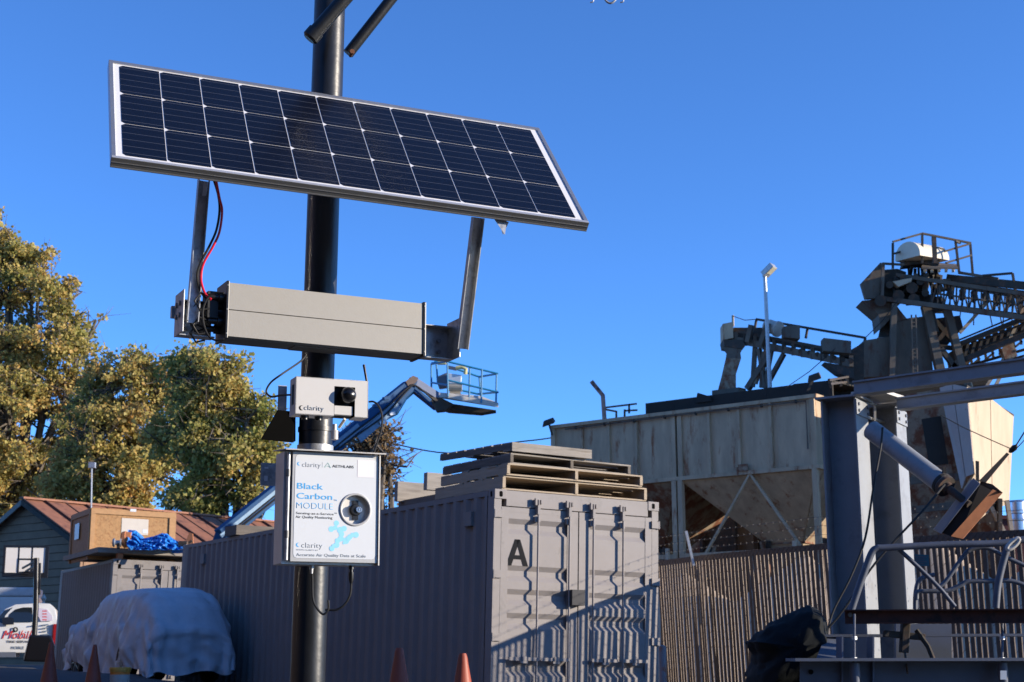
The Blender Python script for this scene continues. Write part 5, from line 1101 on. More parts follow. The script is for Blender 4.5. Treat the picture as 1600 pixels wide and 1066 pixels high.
# ---- sunlit bin at the right
SD = 43
t = thing('sunlit_bin', 'cream sunlit bin with tapered bottom at the right behind the rails', 'storage bin', P(1540, 860, 33))
def ps(x, y, o=0): return P(x, y, SD + o * KP)
def face(pts, nm, m, th_=.05):
    q = [ps(*p) for p in pts]; nn = (q[1] - q[0]).cross(q[2] - q[0]).normalized()
    if nn.y > 0: nn = -nn
    mb = MB(); mb.poly(q, nn, th_); return mb.build(nm, m, t)
# left (shaded) face and corner strips
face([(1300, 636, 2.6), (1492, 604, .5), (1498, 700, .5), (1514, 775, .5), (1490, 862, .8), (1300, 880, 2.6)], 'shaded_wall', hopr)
face([(1440, 655, .44), (1470, 650, .42), (1482, 725, .42), (1452, 728, .44)], 'dark_opening', darkroof, .02)
face([(1456, 730, .44), (1486, 725, .42), (1492, 752, .42), (1470, 745, .44)], 'torn_sheet', hopr, .02)
mb = MB(); mb.bar(ps(1380, 755, .4), ps(1500, 745, .1), .1, .16); mb.build('brace', gsteel, t); mb = MB(); mb.bar(ps(1400, 800, .4), ps(1490, 790, .1), .1, .16); mb.build('brace', gsteel, t)
pinkw = mat('shaded_bin_paint_pinkish', (.40, .33, .29), .7, 0, .08, 2, .05, (.2, .12, .08), .2, 3)  # copy of the bin paint with its pinkish shade put into the colour
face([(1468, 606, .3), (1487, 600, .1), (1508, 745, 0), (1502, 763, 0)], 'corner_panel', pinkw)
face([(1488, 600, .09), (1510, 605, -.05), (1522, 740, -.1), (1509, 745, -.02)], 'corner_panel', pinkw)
rf = [(1511, 605, -.05), (1553, 625, .9), (1560, 800, 1.0), (1527, 762, .0)]
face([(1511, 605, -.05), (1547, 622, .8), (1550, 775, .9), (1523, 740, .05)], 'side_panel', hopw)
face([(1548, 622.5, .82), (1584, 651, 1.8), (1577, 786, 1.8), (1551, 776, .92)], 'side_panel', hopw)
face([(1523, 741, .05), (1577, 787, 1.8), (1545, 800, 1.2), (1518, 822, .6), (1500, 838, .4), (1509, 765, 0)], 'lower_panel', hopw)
mb = MB(); mb.hexa([ps(1524, 720, -.12), ps(1530, 721, -.12), ps(1530, 764, -.1), ps(1525, 764, -.1), ps(1524, 720, 0), ps(1530, 721, 0), ps(1530, 764, 0), ps(1525, 764, 0)]); mb.build('slot', darkroof, t)
face([(1470, 603, .3), (1511, 605, -.05), (1584, 651, 1.8), (1560, 640, 4)], 'bin_roof', dsteel)
for a_ in ((1573, 782, 1582, 838), (1548, 792, 1572, 838), (1560, 780, 1560, 840)): mb = MB(); mb.bar(ps(a_[0], a_[1], 1.2), ps(a_[2], a_[3], 1.2), .09 if a_[0] != 1560 else .3, .09); mb.build('leg', hopw if a_[0] != 1560 else dsteel, t)
mb = MB(); mb.tube([ps(1470, 649, -.3), ps(1505, 668, -.3), ps(1540, 684, -.3), ps(1583, 703, -.3)], .012, 5); o = recenter(mb.build('sagging_cable', rubber), ps(1583, 703, -.3)); tag(o, 'thin cable sagging across the cream sunlit bin', 'cable')
# silver vent and red building at the right edge
t = thing('roof_vent', 'silver round roof vent behind the fence at the right edge', 'vent', P(1590, 835, 45)); c = P(1592, 830, 56)
mb = MB(); mb.lathe(c, UP, [(0, .33), (.35, .33), (.37, .36), (.42, .36), (.44, .33), (.62, .31), (.64, .38), (.72, .38), (.74, .34), (1.05, .33), (1.12, .25), (1.14, 0)], 24); mb.build('vent_body', mat('shiny_vent_metal', (.6, .6, .62), .3, .9), t, smooth=True)
t = thing('red_building', 'dark red low building behind the fence at the right edge', 'building', P(1560, 860, 48))
for k in range(7):
    x0 = 1440 + k * 40; mb = MB(); mb.fbox(Frame(P(1500, 812, 60), (1, 0, 0), (0, -1, 0), UP), (x0 - 1500) / 50, (x0 - 1500 + 39) / 50, -.1, 0, -5, 0); mb.build('wall_panel', redb, t)
mb = MB(); mb.fbox(Frame(P(1500, 812, 60), (1, 0, 0), (0, -1, 0), UP), -1.3, 5, -6, .15, .0, .15); mb.build('roof', redb, t)
t = thing('red_shed', 'dark red shed glimpsed low between the storage bin legs', 'shed', P(1150, 900, 44)); FR_ = Frame(P(1060, 852, 58), (1, 0, 0), (0, -1, 0), UP)
for k in range(6): mb = MB(); mb.fbox(FR_, -1.0 + k * 1.0, -.02 + k * 1.0, -.1, 0, -3.2, 0); mb.build('wall_panel', redb, t)
mb = MB(); mb.fbox(FR_, -1.1, 5.1, -3, .1, .002, .12); mb.build('roof', redb, t)
MB.K = 1.0

t = thing('yard_wall', 'low brown block wall closing the yard behind the slatted fence', 'wall', V(18, 64, EYE - .12)); 
for k in range(20): mb = MB(); mb.box(V(3.2 + k * 2.0, 64 - k * .1, EYE + 1.4), V(1, -.05, 0).normalized(), V(.05, 1, 0).normalized(), UP, 1.985, .3, 3.2 + .04 * (k % 2)); mb.build('wall_panel', mat('yard_block_wall', (.20, .145, .10), .85, 0, .25, 1.5, .1), t)

# ladder, pipe runs and stiffeners on the plant
MB.K = 1.3
t = thing('caged_ladder', 'rusty ladder climbing the dark tower below the upper conveyor', 'ladder', pt(1432, 590, -.4))
for x in (1427, 1434): mb = MB(); mb.bar(pt(x, 590, -.4), pt(x - 3, 492, -.4), .03, .03); mb.build('stile', gsteel, t)
for k in range(16): mb = MB(); y = 588 - k * 6; mb.bar(pt(1427 - k * .19, y, -.4), pt(1434 - k * .19, y, -.4), .025, .025); mb.build('rung', gsteel, t)
t = thing('pipe_run', 'thin pipe run along the top of the large storage bin', 'pipe', FB2.p(-2, .2, .1))
mb = MB(); mb.tube([FB2.p(-9, .16, -.16), FB2.p(-4, .16, -.13), FB2.p(-.2, .16, -.16), FB2.p(-.2, .16, -1.6)], .02, 6); mb.build('pipe', gsteel, t)
for k in range(8): mb = MB(); mb.fbox(FB2, -8.6 + k * 1.15, -8.56 + k * 1.15, .09, .2, -.20, -.10); mb.build('pipe_clamp', dsteel, t)
for x0, y0, x1, y1, lab in ((1352, 528, 1403, 470, 'thin cable from the lower conveyor rail up to the tower head'), (1145, 494, 1182, 499, 'thin wire between the conveyor head and its hand rail'), (1225, 608, 1305, 545, 'thin wire slanting up from the dark canopy to the tower')):
    mb = MB(); mb.tube([pt(x0, y0, -.5), pt((x0 + x1) / 2, (y0 + y1) / 2 + 4, -.5), pt(x1, y1, -.5)], .010, 5); o = recenter(mb.build('thin_cable', rubber), pt(x0, y0, -.5)); tag(o, lab, 'cable')
MB.K = 1.0
from mathutils import noise as mnoise
# ------------------------------------------------------------------ crate and clutter on the far container deck
t = thing('wooden_deck', 'weathered plank deck laid over the shorter container roof', 'deck', FB.p(1.2, -3, 0))
for k in range(8):
    piece('plank', wood, t, FB.p(1.10, -.02 - k * .5 - .24, .18), FB.D, FB.N, FB.U, 2.9, .48, .11)
mb = MB(); mb.fbox(FB, .08, .20, -.2, -.02, .0, .12); mb.build('packer', terra, t); mb = MB(); mb.fbox(FB, 2.2, 2.32, -.2, -.02, .0, .12); mb.build('packer', woodd, t)
cf = P(158, 868, 34.3); FK = Frame(cf, FB.D, FB.N, UP); _, ctop = FK.hit(144, 795); aR, _ = FK.hit(277, 800); aL, _ = FK.hit(144, 800); K_D = 2.2
t = thing('osb_crate', 'large chipboard shipping crate standing on the container deck', 'crate', FK.p((aL + aR) / 2, -K_D / 2, -.1))
mb = MB(); mb.fbox(FK, aL, aR, -.02, 0, -.1, ctop); mb.build('front_panel', osb, t); mb = MB(); mb.fbox(FK, aL, aL + .02, -K_D, -.021, -.1, ctop); mb.build('side_panel', osb, t)
mb = MB(); mb.fbox(FK, aR - .02, aR, -K_D, -.021, -.1, ctop); mb.build('side_panel', osb, t); mb = MB(); mb.fbox(FK, aL, aR, -K_D, 0.0, ctop + .001, ctop + .02); mb.build('lid', osb, t)
for args in ((aL, aR, .001, .03, ctop - .11, ctop), (aL, aL + .10, .001, .03, -.1, ctop - .112), (aR - .15, aR, .001, .03, -.1, ctop - .112)): mb = MB(); mb.fbox(FK, *args); mb.build('batten', osbt, t)
for b0 in (-K_D, -.115): mb = MB(); mb.fbox(FK, aL - .03, aL - .001, b0, b0 + .12, -.1, ctop); mb.build('batten', osbt, t)
mb = MB(); mb.fbox(FK, aL - .03, aL - .001, -K_D + .13, -.13, ctop - .12, ctop); mb.build('batten', osbt, t)
x0, y0 = FK.hit(192, 809); x1, y1 = FK.hit(232, 835); mb = MB(); mb.fbox(FK, x0, x1, .002, .008, y1, y0); mb.build('shipping_label', paper, t)
x0, y0 = FK.hit(205, 794.5); x1, y1 = FK.hit(214, 799); mb = MB(); mb.fbox(FK, x0, x1, .031, .034, y1, y0); mb.build('shipping_label', labelw, t)
x0, y0 = FK.hit(224, 826); x1, y1 = FK.hit(232, 832); mb = MB(); mb.fbox(FK, x0, x1, .009, .011, y1, y0); mb.build('shipping_label', labelw, t)
mb = MB(); mb.fbox(FK, aL - .036, aL - .031, -1.6, -1.1, ctop - .62, ctop - .25); mb.build('shipping_label', labelw, t)
DD = 32.9
def tarp_bundle():
    n, m_ = 46, 18; rows_ = []
    prof_t = [(200, 828), (212, 829), (222, 842), (232, 840), (240, 838), (252, 833), (262, 834), (272, 842), (281, 848), (288, 850)]
    for j in range(m_):
        s = j / (m_ - 1); row = []
        for i in range(n):
            u = i / (n - 1); x = 199 + 87 * u; yt_ = np.interp(x, [p[0] for p in prof_t], [p[1] for p in prof_t]); yb_ = 859.5 + .2 * math.sin(u * 20)
            y = yt_ + (yb_ - yt_) * s ** 1.2; nz_ = mnoise.noise(V(i * .16, j * .28, 3)) ; dd = DD - .45 * math.sin(math.pi * s * .55) + .30 * abs(nz_) + .16 * abs(mnoise.noise(V(i * .37, j * .5, 9)))
            row.append(P(x + 1.2 * math.sin(j * .9 + i * .3), y, dd))
        rows_.append(row)
    back = [[V(p.x, DD + .5 + .1 * k, p.z - .06 * k) for p in rows_[0]] for k in (1,)]; back2 = [[V(p.x, DD + .7, rows_[-1][i].z) for i, p in enumerate(rows_[0])]]
    mb = MB(); mb.grid(back2 + back + rows_); o = mb.build('tarp_bundle', bluetarp); recenter(o, P(240, 860, DD)); tag(o, 'crumpled bright blue tarp on the container deck in front of the crate', 'tarp')
tarp_bundle()
t = thing('clay_pot', 'brown clay pot lying on its side at the left end of the blue tarp', 'pot', P(198, 858, DD - .1)); A_ = P(191, 844, DD - .1); B_ = P(204, 842, DD - .1); ax = (B_ - A_).normalized()
mb = MB(); mb.lathe(A_, ax, [(0, .15), (.02, .17), (.03, .18), (.10, .18), (.11, .165), (.22, .14), (.22, 0)], 20); mb.build('pot_body', terra, t, smooth=True)
mb = MB(); mb.lathe(A_, ax, [(-.001, .14), (.03, .14), (.03, 0)], 20); mb.build('pot_mouth', darkroof, t)
t = thing('metal_fitting', 'grey metal fitting with a round flange beside the clay pot', 'fitting', P(182, 858, DD - .3)); c = P(180, 848, DD - .3)
mb = MB(); mb.lathe(c, V(1, .2, 0), [(-.06, 0), (-.06, .07), (-.03, .095), (-.01, .095), (.0, .05), (.10, .05), (.10, .09), (.13, .09), (.13, 0)], 16); mb.build('fitting_body', galv, t, smooth=True)
mb = MB(); mb.bar(c + V(.05, 0, 0), c + V(.08, 0, -.14), .07, .05); mb.build('fitting_foot', dsteel, t)
t = thing('scrap_bin', 'dark rounded scrap and plywood offcut right of the blue tarp', 'scrap', P(290, 860, DD)); c = P(279, 852, DD - .2)
mb = MB(); mb.lathe(c, V(1, -.1, .1), [(-.0, .07), (.02, .09), (.2, .07), (.2, 0)], 14); mb.build('tin_can', dsteel, t, smooth=True)
mb = MB(); mb.poly([P(286, 858, DD + .3), P(302, 850, DD + .3), P(301, 834, DD + .3), P(296, 832, DD + .3), P(288, 850, DD + .3)], V(0, -1, 0), .05); mb.build('plywood_offcut', terra, t)
mb = MB(); mb.bar(P(282, 858, DD), P(300, 845, DD), .08, .05); mb.build('offcut_bar', dsteel, t)
# antenna mast with a small box behind the crate
t = thing('antenna_mast', 'thin mast with a small grey box rising behind the chipboard crate', 'antenna', P(143, 800, 44))
mb = MB(); mb.tube([P(142, 830, 44), P(143.5, 728, 44)], .025, 6); mb.build('shaft', galv, t); mb = MB(); mb.bar(P(139, 727, 44), P(149, 727, 44), .14, .16); mb.build('antenna_box', galv, t)

# ------------------------------------------------------------------ gabled building
ap = P(45, 782, 60); far_r = PZ(365, 812, ap.z); rdir = (far_r - ap); rdir.z = 0; rdir.normalize(); gdir = V(rdir.y, -rdir.x, 0)
if gdir.y > 0: gdir = -gdir      # towards the camera, right
frg = Frame(V(ap.x, ap.y, EYE - .3), gdir, -rdir if (-rdir).y < 0 else rdir, UP)
r = ray(130, 846); nn = rdir; tt = (ap - V(0, 0, EYE)).dot(nn) / r.dot(nn); eave = V(0, 0, EYE) + r * tt
hw = (eave - ap).dot(gdir); drop = ap.z - eave.z; LB_ = 15.0; base_z = EYE - .5
t = thing('gabled_building', 'dark gabled building with a rusty metal roof under the trees', 'building', V(ap.x, ap.y, base_z))
hw2 = hw + .15
# wall courses of the gable as real lapped courses
nc = 22
for k in range(nc):
    z0 = base_z + (ap.z - base_z) * k / nc; z1 = base_z + (ap.z - base_z) * (k + 1) / nc - .015
    w0 = min(hw, hw * (ap.z - z0) / drop) - .08; w1 = min(hw, hw * (ap.z - z1) / drop) - .08
    w0 = max(w0, .05); w1 = max(w1, .02); O_ = V(ap.x, ap.y, 0)
    mb = MB(); mb.hexa([O_ + gdir * -w0 + UP * z0 - rdir * .03, O_ + gdir * w0 + UP * z0 - rdir * .03, O_ + gdir * w0 + UP * z0 + rdir * .1, O_ - gdir * w0 + UP * z0 + rdir * .1, O_ - gdir * w1 + UP * z1, O_ + gdir * w1 + UP * z1, O_ + gdir * w1 + UP * z1 + rdir * .1, O_ - gdir * w1 + UP * z1 + rdir * .1]); mb.build('wall_course', sidingm, t)
mb = MB(); q = [V(eave.x, eave.y, base_z), V(eave.x, eave.y, eave.z - .05), V(eave.x, eave.y, eave.z - .05) + rdir * LB_, V(eave.x, eave.y, base_z) + rdir * LB_]; mb.poly([p - gdir * .15 + rdir * .05 for p in q], gdir, .15); mb.build('side_wall', sidingm, t)
O_ = V(ap.x, ap.y, 0) + rdir * .16
mb = MB(); mb.poly([O_ - gdir * (hw - .1) + UP * base_z, O_ + gdir * (hw - .1) + UP * base_z, O_ + gdir * (hw - .1) + UP * (eave.z - .1), O_ + UP * (ap.z - .15), O_ - gdir * (hw - .1) + UP * (eave.z - .1)], -rdir, .1); mb.build('inner_wall', sidingm, t)
sl1 = (gdir * hw - UP * drop); ns = 15; over = 1.06
for k in range(ns):
    a, b = k / ns * LB_ - .3, (k + 1) / ns * LB_ - .3 - .02
    for s in (1, -1):
        dn_ = gdir * s * hw - UP * drop; nr_ = (dn_.cross(rdir)).normalized()
        if nr_.z < 0: nr_ = -nr_
        lift = nr_ * (.03 + .03 * (k % 2)); q = [ap + rdir * a, ap + rdir * b, ap + rdir * b + dn_ * over, ap + rdir * a + dn_ * over]
        mb = MB(); mb.poly([p + lift for p in q], nr_, .05); mb.build('roof_sheet', roofr, t)
        if s == 1:
            m2 = MB(); m2.bar(ap + rdir * a + lift + nr_ * .03, ap + rdir * a + dn_ * over + lift + nr_ * .03, .06, .06); m2.build('roof_seam', mat('rusty_seam', (.10, .045, .03), .8, 0, .2, 3), t)
mb = MB(); mb.bar(ap - rdir * .35 + UP * .08, ap + rdir * LB_ + UP * .08, .3, .08); mb.build('ridge_cap', roofr, t)
for s in (1, -1): dn_ = gdir * s * hw - UP * drop; mb = MB(); mb.bar(ap - rdir * .33 - UP * .1, ap - rdir * .33 + dn_ * over - UP * .1, .05, .2); mb.build('barge_board', dsteel if s > 0 else wood, t)

# ------------------------------------------------------------------ basketball hoop
HD = 42
t = thing('basketball_hoop', 'portable basketball hoop with clear backboard in front of the gabled building', 'basketball hoop', V(P(55, 1035, HD).x, HD, ground(P(55, 1035, HD).x, HD)))
FH = Frame(P(6, 852, HD), V(1, .25, 0), V(.25, -1, 0), UP); aR, _ = FH.hit(77, 852); _, cB = FH.hit(6, 902)
bbm = mat('backboard_panel', (.72, .68, .62), .25, 0, .06, 1.2)
for a0, a1, c0, c1 in ((0, aR, -.055, 0), (0, aR, cB, cB + .12), (0, .055, cB + .12, -.055), (aR - .09, aR, cB + .12, -.055)): mb = MB(); mb.fbox(FH, a0, a1, -.04, .02, c0, c1); mb.build('backboard_frame', blackp, t)
for k in range(3):
    x0 = .06 + (aR - .15) * k / 3; x1 = .06 + (aR - .15) * (k + 1) / 3; mb = MB(); mb.fbox(FH, x0 + .008, x1 - .008, -.015, .0, cB + .125, -.06); mb.build('backboard_panel', bbm, t)
for x in (.06 + (aR - .15) / 3, .06 + (aR - .15) * 2 / 3): mb = MB(); mb.fbox(FH, x - .02, x + .02, -.03, .005, cB + .12, -.055); mb.build('backboard_frame', blackp, t)
for a0, a1, c0, c1 in ((.40, .44, cB + .14, cB + .52), (.80, .84, cB + .14, cB + .52), (.44, .80, cB + .48, cB + .52)): mb = MB(); mb.fbox(FH, a0, a1, .006, .016, c0, c1); mb.build('target_square', blackp, t)
rc = FH.p(aR * .62, .30, cB + .12); mb = MB(); mb.tube([rc + V(.23 * math.cos(a), .23 * math.sin(a), 0) for a in np.linspace(0, 2 * math.pi, 25)], .012, 6, caps=False); mb.build('rim', blackp, t, smooth=True)
# support in front (hoop seen from behind/side)
for x0, y0, x1, y1 in ((35, 888, 57, 876), (40, 893, 60, 881), (30, 895, 57, 893)): mb = MB(); mb.bar(P(x0, y0, HD - .1), P(x1, y1, HD - .5), .04, .05); mb.build('support_arm', blackp, t)
mb = MB(); mb.tube([P(57, 872, HD - .5), P(56, 950, HD - .5), P(53, 1000, HD - .5)], .075, 10); mb.build('hoop_pole', blackp, t, smooth=True)
mb = MB(); mb.tube([P(62, 880, HD - .5), P(61, 930, HD - .5)], .04, 8); mb.build('spring_arm', blackp, t)
bs = P(63, 1015, HD - .5); gz = ground(bs.x, bs.y); mb = MB()
q = lambda x, y, o=0: P(x, y, HD - .7 + o)
mb.hexa([q(36, 1034), q(96, 1036), q(94, 1030, 1.1), q(36, 1030, 1.1), q(46, 992), q(80, 993), q(80, 993, .9), q(46, 992, .9)]); mb.build('hoop_base', blackp, t, bevel=.06)

# ------------------------------------------------------------------ white pickup and camper
TD_ = 44
t = thing('white_pickup', 'white service pickup with red lettering parked left of the covered car', 'pickup truck', P(20, 1030, TD_))
FT = Frame(P(0, 1028, TD_), V(1, .25, 0), V(.25, -1, 0), UP)
def th_(x, y): return FT.hit(x, y)
body = [(-160, 1022), (-160, 985), (-60, 975), (-30, 962), (-12, 972), (8, 951), (24, 944), (60, 942), (78, 943), (86, 952), (90, 975), (88, 1000), (86, 1020)]
sil = [th_(x, y) for x, y in body]; W_ = 1.75
mb = MB(); ins = lambda p, k: (p[0] * 1, p[1])
ring = []; cx_ = sum(p[0] for p in sil) / len(sil)
lv = []
for b_, s_ in ((0, 0.0), (-.06, .05), (-.12, .06)): pass
def ringat(b, inset):
    out = []
    for (a, c) in sil: out.append(FT.p(a, b - (.18 * max(0, (c - .85)) ), c))
    return out
r0 = ringat(0, 0); r1 = [FT.p(a, -W_ + (.18 * max(0, (c - .85))), c) for a, c in sil]
n_ = len(sil); mb.add(r0 + r1, [tuple(range(n_)), tuple(range(2 * n_ - 1, n_ - 1, -1))] + [(i, (i + 1) % n_, (i + 1) % n_ + n_, i + n_) for i in range(n_)]); mb.build('cab', carwhite, t, bevel=.05, smooth=True)
def tfbody(pts, nm, m, b=.006, par=None):
    mb = MB(); mb.poly([FT.p(a, b - .18 * max(0, c - .85), c) for a, c in [th_(x, y) for x, y in pts]], FT.N, .02); return mb.build(nm, m, par or t)
w_ = tfbody([(10, 973), (14, 960), (24, 952), (36, 949), (50, 949), (51, 972)], 'side_window', glassd)
tfbody([(-8, 972), (6, 954), (20, 949), (16, 953), (8, 962), (5, 974)], 'front_quarter_glass', glassd)
tfbody([(3, 966), (12, 964), (21, 966), (22, 976), (5, 977)], 'wing_mirror', blackp, .10)
tfbody([(53, 951), (62, 950), (73, 952), (81, 962), (82, 970), (64, 971)], 'window_decal', mat('decal_panel_pale', (.55, .50, .58), .5), .010)
for k in range(4): tfbody([(66, 954 + k * 4.6), (73, 954 + k * 4.6), (73, 955.6 + k * 4.6), (66, 955.6 + k * 4.6)], 'printed_line', ink_red, .013)
for k in range(4): tfbody([(66, 976 + k * 5), (76, 975 + k * 5), (76, 977 + k * 5), (66, 978 + k * 5)], 'printed_line', ink_grey, .010)
tfbody([(49, 977), (57, 976), (57, 978), (49, 979)], 'door_handle', blackp, .03)
def ttext(s, x0, x1, yb_, h, m, sh=0, bold=0):
    a0, c0 = th_(x0, yb_); a1, c1 = th_(x1, yb_); _, c2 = th_(x0, yb_ - h); lettering(s, FT, a0, c0, a1 - a0, c2 - c0, m, t, b=.008, bold=bold, shear=sh, thick=.006)
ttext('Mobile', 3, 57, 998, 13, ink_red, .35, 0); ttext('TIRE SERVICE', 10, 52, 1004.5, 3.6, ink_dark, 0); ttext('MOBILE', 18, 38, 1014.5, 4.5, ink_grey)
mb = MB(); c = FT.p(*[th_(24, 984)[0], .012, th_(24, 984)[1]]); mb.lathe(c, FT.N, [(0, .075), (.01, .075), (.01, .035), (0, .035)], 16); mb.build('emblem', ink_dark, t)
mb = MB(); mb.fbox(FT, th_(82, 990)[0], th_(91, 990)[0], -W_ * .2, .03, th_(0, 1010)[1], th_(0, 975)[1]); mb.build('tail_lamp', mat('tail_lamp_red', (.30, .01, .01), .3), t, bevel=.03)
mb = MB(); mb.fbox(FT, th_(-160, 0)[0], th_(88, 0)[0], -W_ + .1, .015, th_(0, 1027)[1], th_(0, 1019)[1]); mb.build('sill', bluegrey, t)
for x in (-110, 70):
    a = th_(x, 1020)[0]; mb = MB(); mb.lathe(FT.p(a, .02, .32), -FT.N, [(0, 0), (0, .30), (.03, .33), (.2, .33), (.22, .3), (.22, 0)], 24); w_ = mb.build('wheel', rubber, t, smooth=True); mb = MB(); mb.lathe(FT.p(a, .03, .32), -FT.N, [(0, 0), (0, .18), (.02, .2)], 16); mb.build('rim', rimm, w_)
t = thing('camper_van', 'white box topped camper behind the white pickup', 'van', P(0, 1030, 47)); FV = Frame(P(-120, 1030, 47.5), V(1, .2, 0), V(.2, -1, 0), UP)
x1, y1 = FV.hit(60, 918); _, ym = FV.hit(20, 932); mb = MB(); mb.fbox(FV, 0, x1, -2, 0, .5, ym); mb.build('van_body', carwhite, t, bevel=.06); mb = MB(); mb.fbox(FV, .0, x1 - .05, -1.9, .04, ym + .002, y1); mb.build('roof_box', mat('silver_roof_box', (.5, .5, .5), .4, .3, .2, 2, .1), t, bevel=.05)
mb = MB(); mb.lathe(FV.p(x1 + .15, -.3, ym - .35), UP, [(0, .03), (.1, .09), (.2, .03), (.3, .09), (.42, .02), (.45, 0)], 12); mb.build('roof_vent', whited, t, smooth=True)

# ------------------------------------------------------------------ covered car
def covered_car():
    nl = V(-5.84, 24.6, 0); D_, L_ = V(.866, .499, 0), V(-.499, .866, 0); nl = P(212, 1040, 24.6)
    gz = EYE - .34; W_, LEN = 1.62, 4.7; nx, ny, nz = 44, 120, 20
    t = thing('covered_car', 'car under a crumpled silver cover beside the long container', 'car', V(nl.x, nl.y, gz) + D_ * W_ / 2 + L_ * LEN / 2)
    # height profile along length (0 = near end), hem height
    def hprof(v): return np.interp(v, [0, .03, .08, .18, .40, .60, .70, .78, .93, 1.0], [1.22, 1.36, 1.47, 1.54, 1.56, 1.52, 1.32, 1.12, 1.02, .75])
    rngl = random.Random(3); rows_ = []; per = []
    M_ = 40
    for i in range(ny + 1):
        v = i / ny; H_ = hprof(v); y = v * LEN; row = []
        belt = .95; wroof = .34 if v > .10 else .40
        endround = (1 - (abs(v - .5) * 2) ** 10 * .14)
        cs = [(-.50, .20), (-.515, .40), (-.52, .62), (-.50, .86), (-.465, .98), (-.41, H_ * .86 + .05), (-.33, H_ * .975), (-.18, H_ * 1.0), (0, H_ * 1.01), (.18, H_), (.33, H_ * .975), (.41, H_ * .86 + .05), (.465, .98), (.50, .86), (.52, .62), (.515, .40), (.50, .20)]
        cs = [(a, min(c, H_ * (1 - .25 * max(0, abs(a) - .3)))) for a, c in cs]
        xs0 = [q[0] for q in cs]; us = np.linspace(0, len(cs) - 1, M_ + 1)
        for u in us:
            k = min(int(u), len(cs) - 2); f = u - k; a = cs[k][0] * (1 - f) + cs[k + 1][0] * f; c = cs[k][1] * (1 - f) + cs[k + 1][1] * f
            hem = .12 + .10 * math.sin(v * 9 + 1) * (1 if a < 0 else .3) + .02 * math.sin(v * 40) + (.24 * math.exp(-((v - .80) / .10) ** 2) if a < 0 else 0)
            if c < .35: c = .35 - (.35 - c) * (.35 - hem) / .15 if c < .35 else c
            fold = 0
            if c < H_ * .9:
                amp = .03 * min(1, (H_ - c) * 1.5); fold = amp * (math.sin(v * 55 + c * 7) * .5 + math.sin(v * 23 - c * 13) * .7 + .5 * math.sin(v * 91 + c * 3))
            fold += .012 * math.sin(v * 37 + a * 29) + .010 * math.sin(v * 61 - a * 47 + c * 11)
            s = 1 + fold * (1.0 if c < 1.1 else .3)
            # side mirror bulge on the left side
            mbx = .13 * math.exp(-((v - .66) / .035) ** 2 - ((c - .98) / .12) ** 2) if a < 0 else 0
            p = nl + D_ * (W_ / 2 + a * W_ * s * endround - mbx) + L_ * (y + .02 * math.sin(a * 30 + c * 9)); p.z = gz + c + .006 * math.sin(v * 70 + a * 33); row.append(p)
        rows_.append(row)
    mb = MB(); mb.grid(rows_)
    # near end drape: closes from row 0 down to the hem with gathered folds
    for end in (0, -1):
        R0 = rows_[end]; sgn = -1 if end == 0 else 1; dr = []
        for j in range(nz + 1):
            s = j / nz; row = []
            for i, p in enumerate(R0):
                u = i / M_; a = u - .5; zt = p.z - gz; hem = .10 + .04 * math.sin(u * 25) + (.04 if u > .3 else 0)
                fan = .045 * math.sin(u * 31 + 6 * s * (u - .5) * 4) * s * s + .02 * math.sin(u * 74 - s * 3) * s * s + .06 * math.exp(-((s - .36) / .05) ** 2) + .03 * math.exp(-((s - .36 - .5 * abs(u - .4)) / .03) ** 2)
                zz = zt + (hem - zt) * s if zt > hem else zt
                cu = (1 - (2 * a) ** 4) ; bulge = (.12 * math.sin(min(1, s * 1.5) * math.pi / 2) + (.16 if end == 0 else .24) * min(s, .45) / .45) * max(0, cu)
                q = Vector((p.x, p.y, 0)) + L_ * sgn * (bulge + fan * max(.1, cu)); row.append(V(q.x, q.y, gz + zz))
            dr.append(row)
        # collapse sides toward: upper part shares the roof line
        mb.grid(dr if end == 0 else dr[::-1])
    o = mb.build('car_cover', cover, t, smooth=True)
    me = o.data; bm = bmesh.new(); bm.from_mesh(me); bmesh.ops.remove_doubles(bm, verts=bm.verts, dist=.004); bmesh.ops.recalc_face_normals(bm, faces=bm.faces); bm.to_mesh(me); bm.free()
    T_ = Vector(o['_T'])
    def crease(p):
        h = 0
        for f, sx, sz, am, e in ((.9, 1.0, .45, .08, 3), (1.7, 1.2, .5, .06, 4), (3.4, 1.0, .35, .028, 3)):
            q = V(p.x * f * sx + p.z * .9 * f, p.y * f * sx - p.z * .5 * f, p.z * f * sz); h += am * (1 - abs(mnoise.noise(q + V(f, 2, 5))) * 2.2 if abs(mnoise.noise(q + V(f, 2, 5))) < .45 else 0) ** e
        return h
    me.update(); nn_ = [v.normal.copy() for v in me.vertices]
    for v, n_ in zip(me.vertices, nn_):
        w_ = 1.15 * max(.25, min(1, 1.7 - (v.co.z + T_.z - gz))); v.co += n_ * (crease(v.co) - .02) * w_
    md = o.modifiers.new('sub', 'SUBSURF'); md.levels = 1; md.render_levels = 1
    for v in (.17, .80):
        for a in (.08, W_ - .12):
            q = nl + D_ * a + L_ * (v * LEN); q.z = gz + .31; s = -1 if a < .5 else 1
            mb = MB(); mb.lathe(q + D_ * s * .10, D_ * -s, [(0, .22), (.0, .30), (.03, .325), (.17, .325), (.2, .3), (.2, 0)], 32); wh = mb.build('wheel', rubber, t, smooth=True)
            mb = MB(); mb.lathe(q + D_ * s * .075, D_ * -s, [(-.02, .215), (-.02, .235), (.03, .235)], 28); mb.lathe(q + D_ * s * .095, D_ * -s, [(0, 0), (0, .05), (.03, .06)], 12)
            for k in range(7):
                an = 2 * math.pi * k / 7; e = L_ * math.cos(an) + UP * math.sin(an); mb.bar(q + D_ * s * .088 + e * .04, q + D_ * s * .088 + e * .225, .035, .02)
            mb.build('rim', rimm, wh)
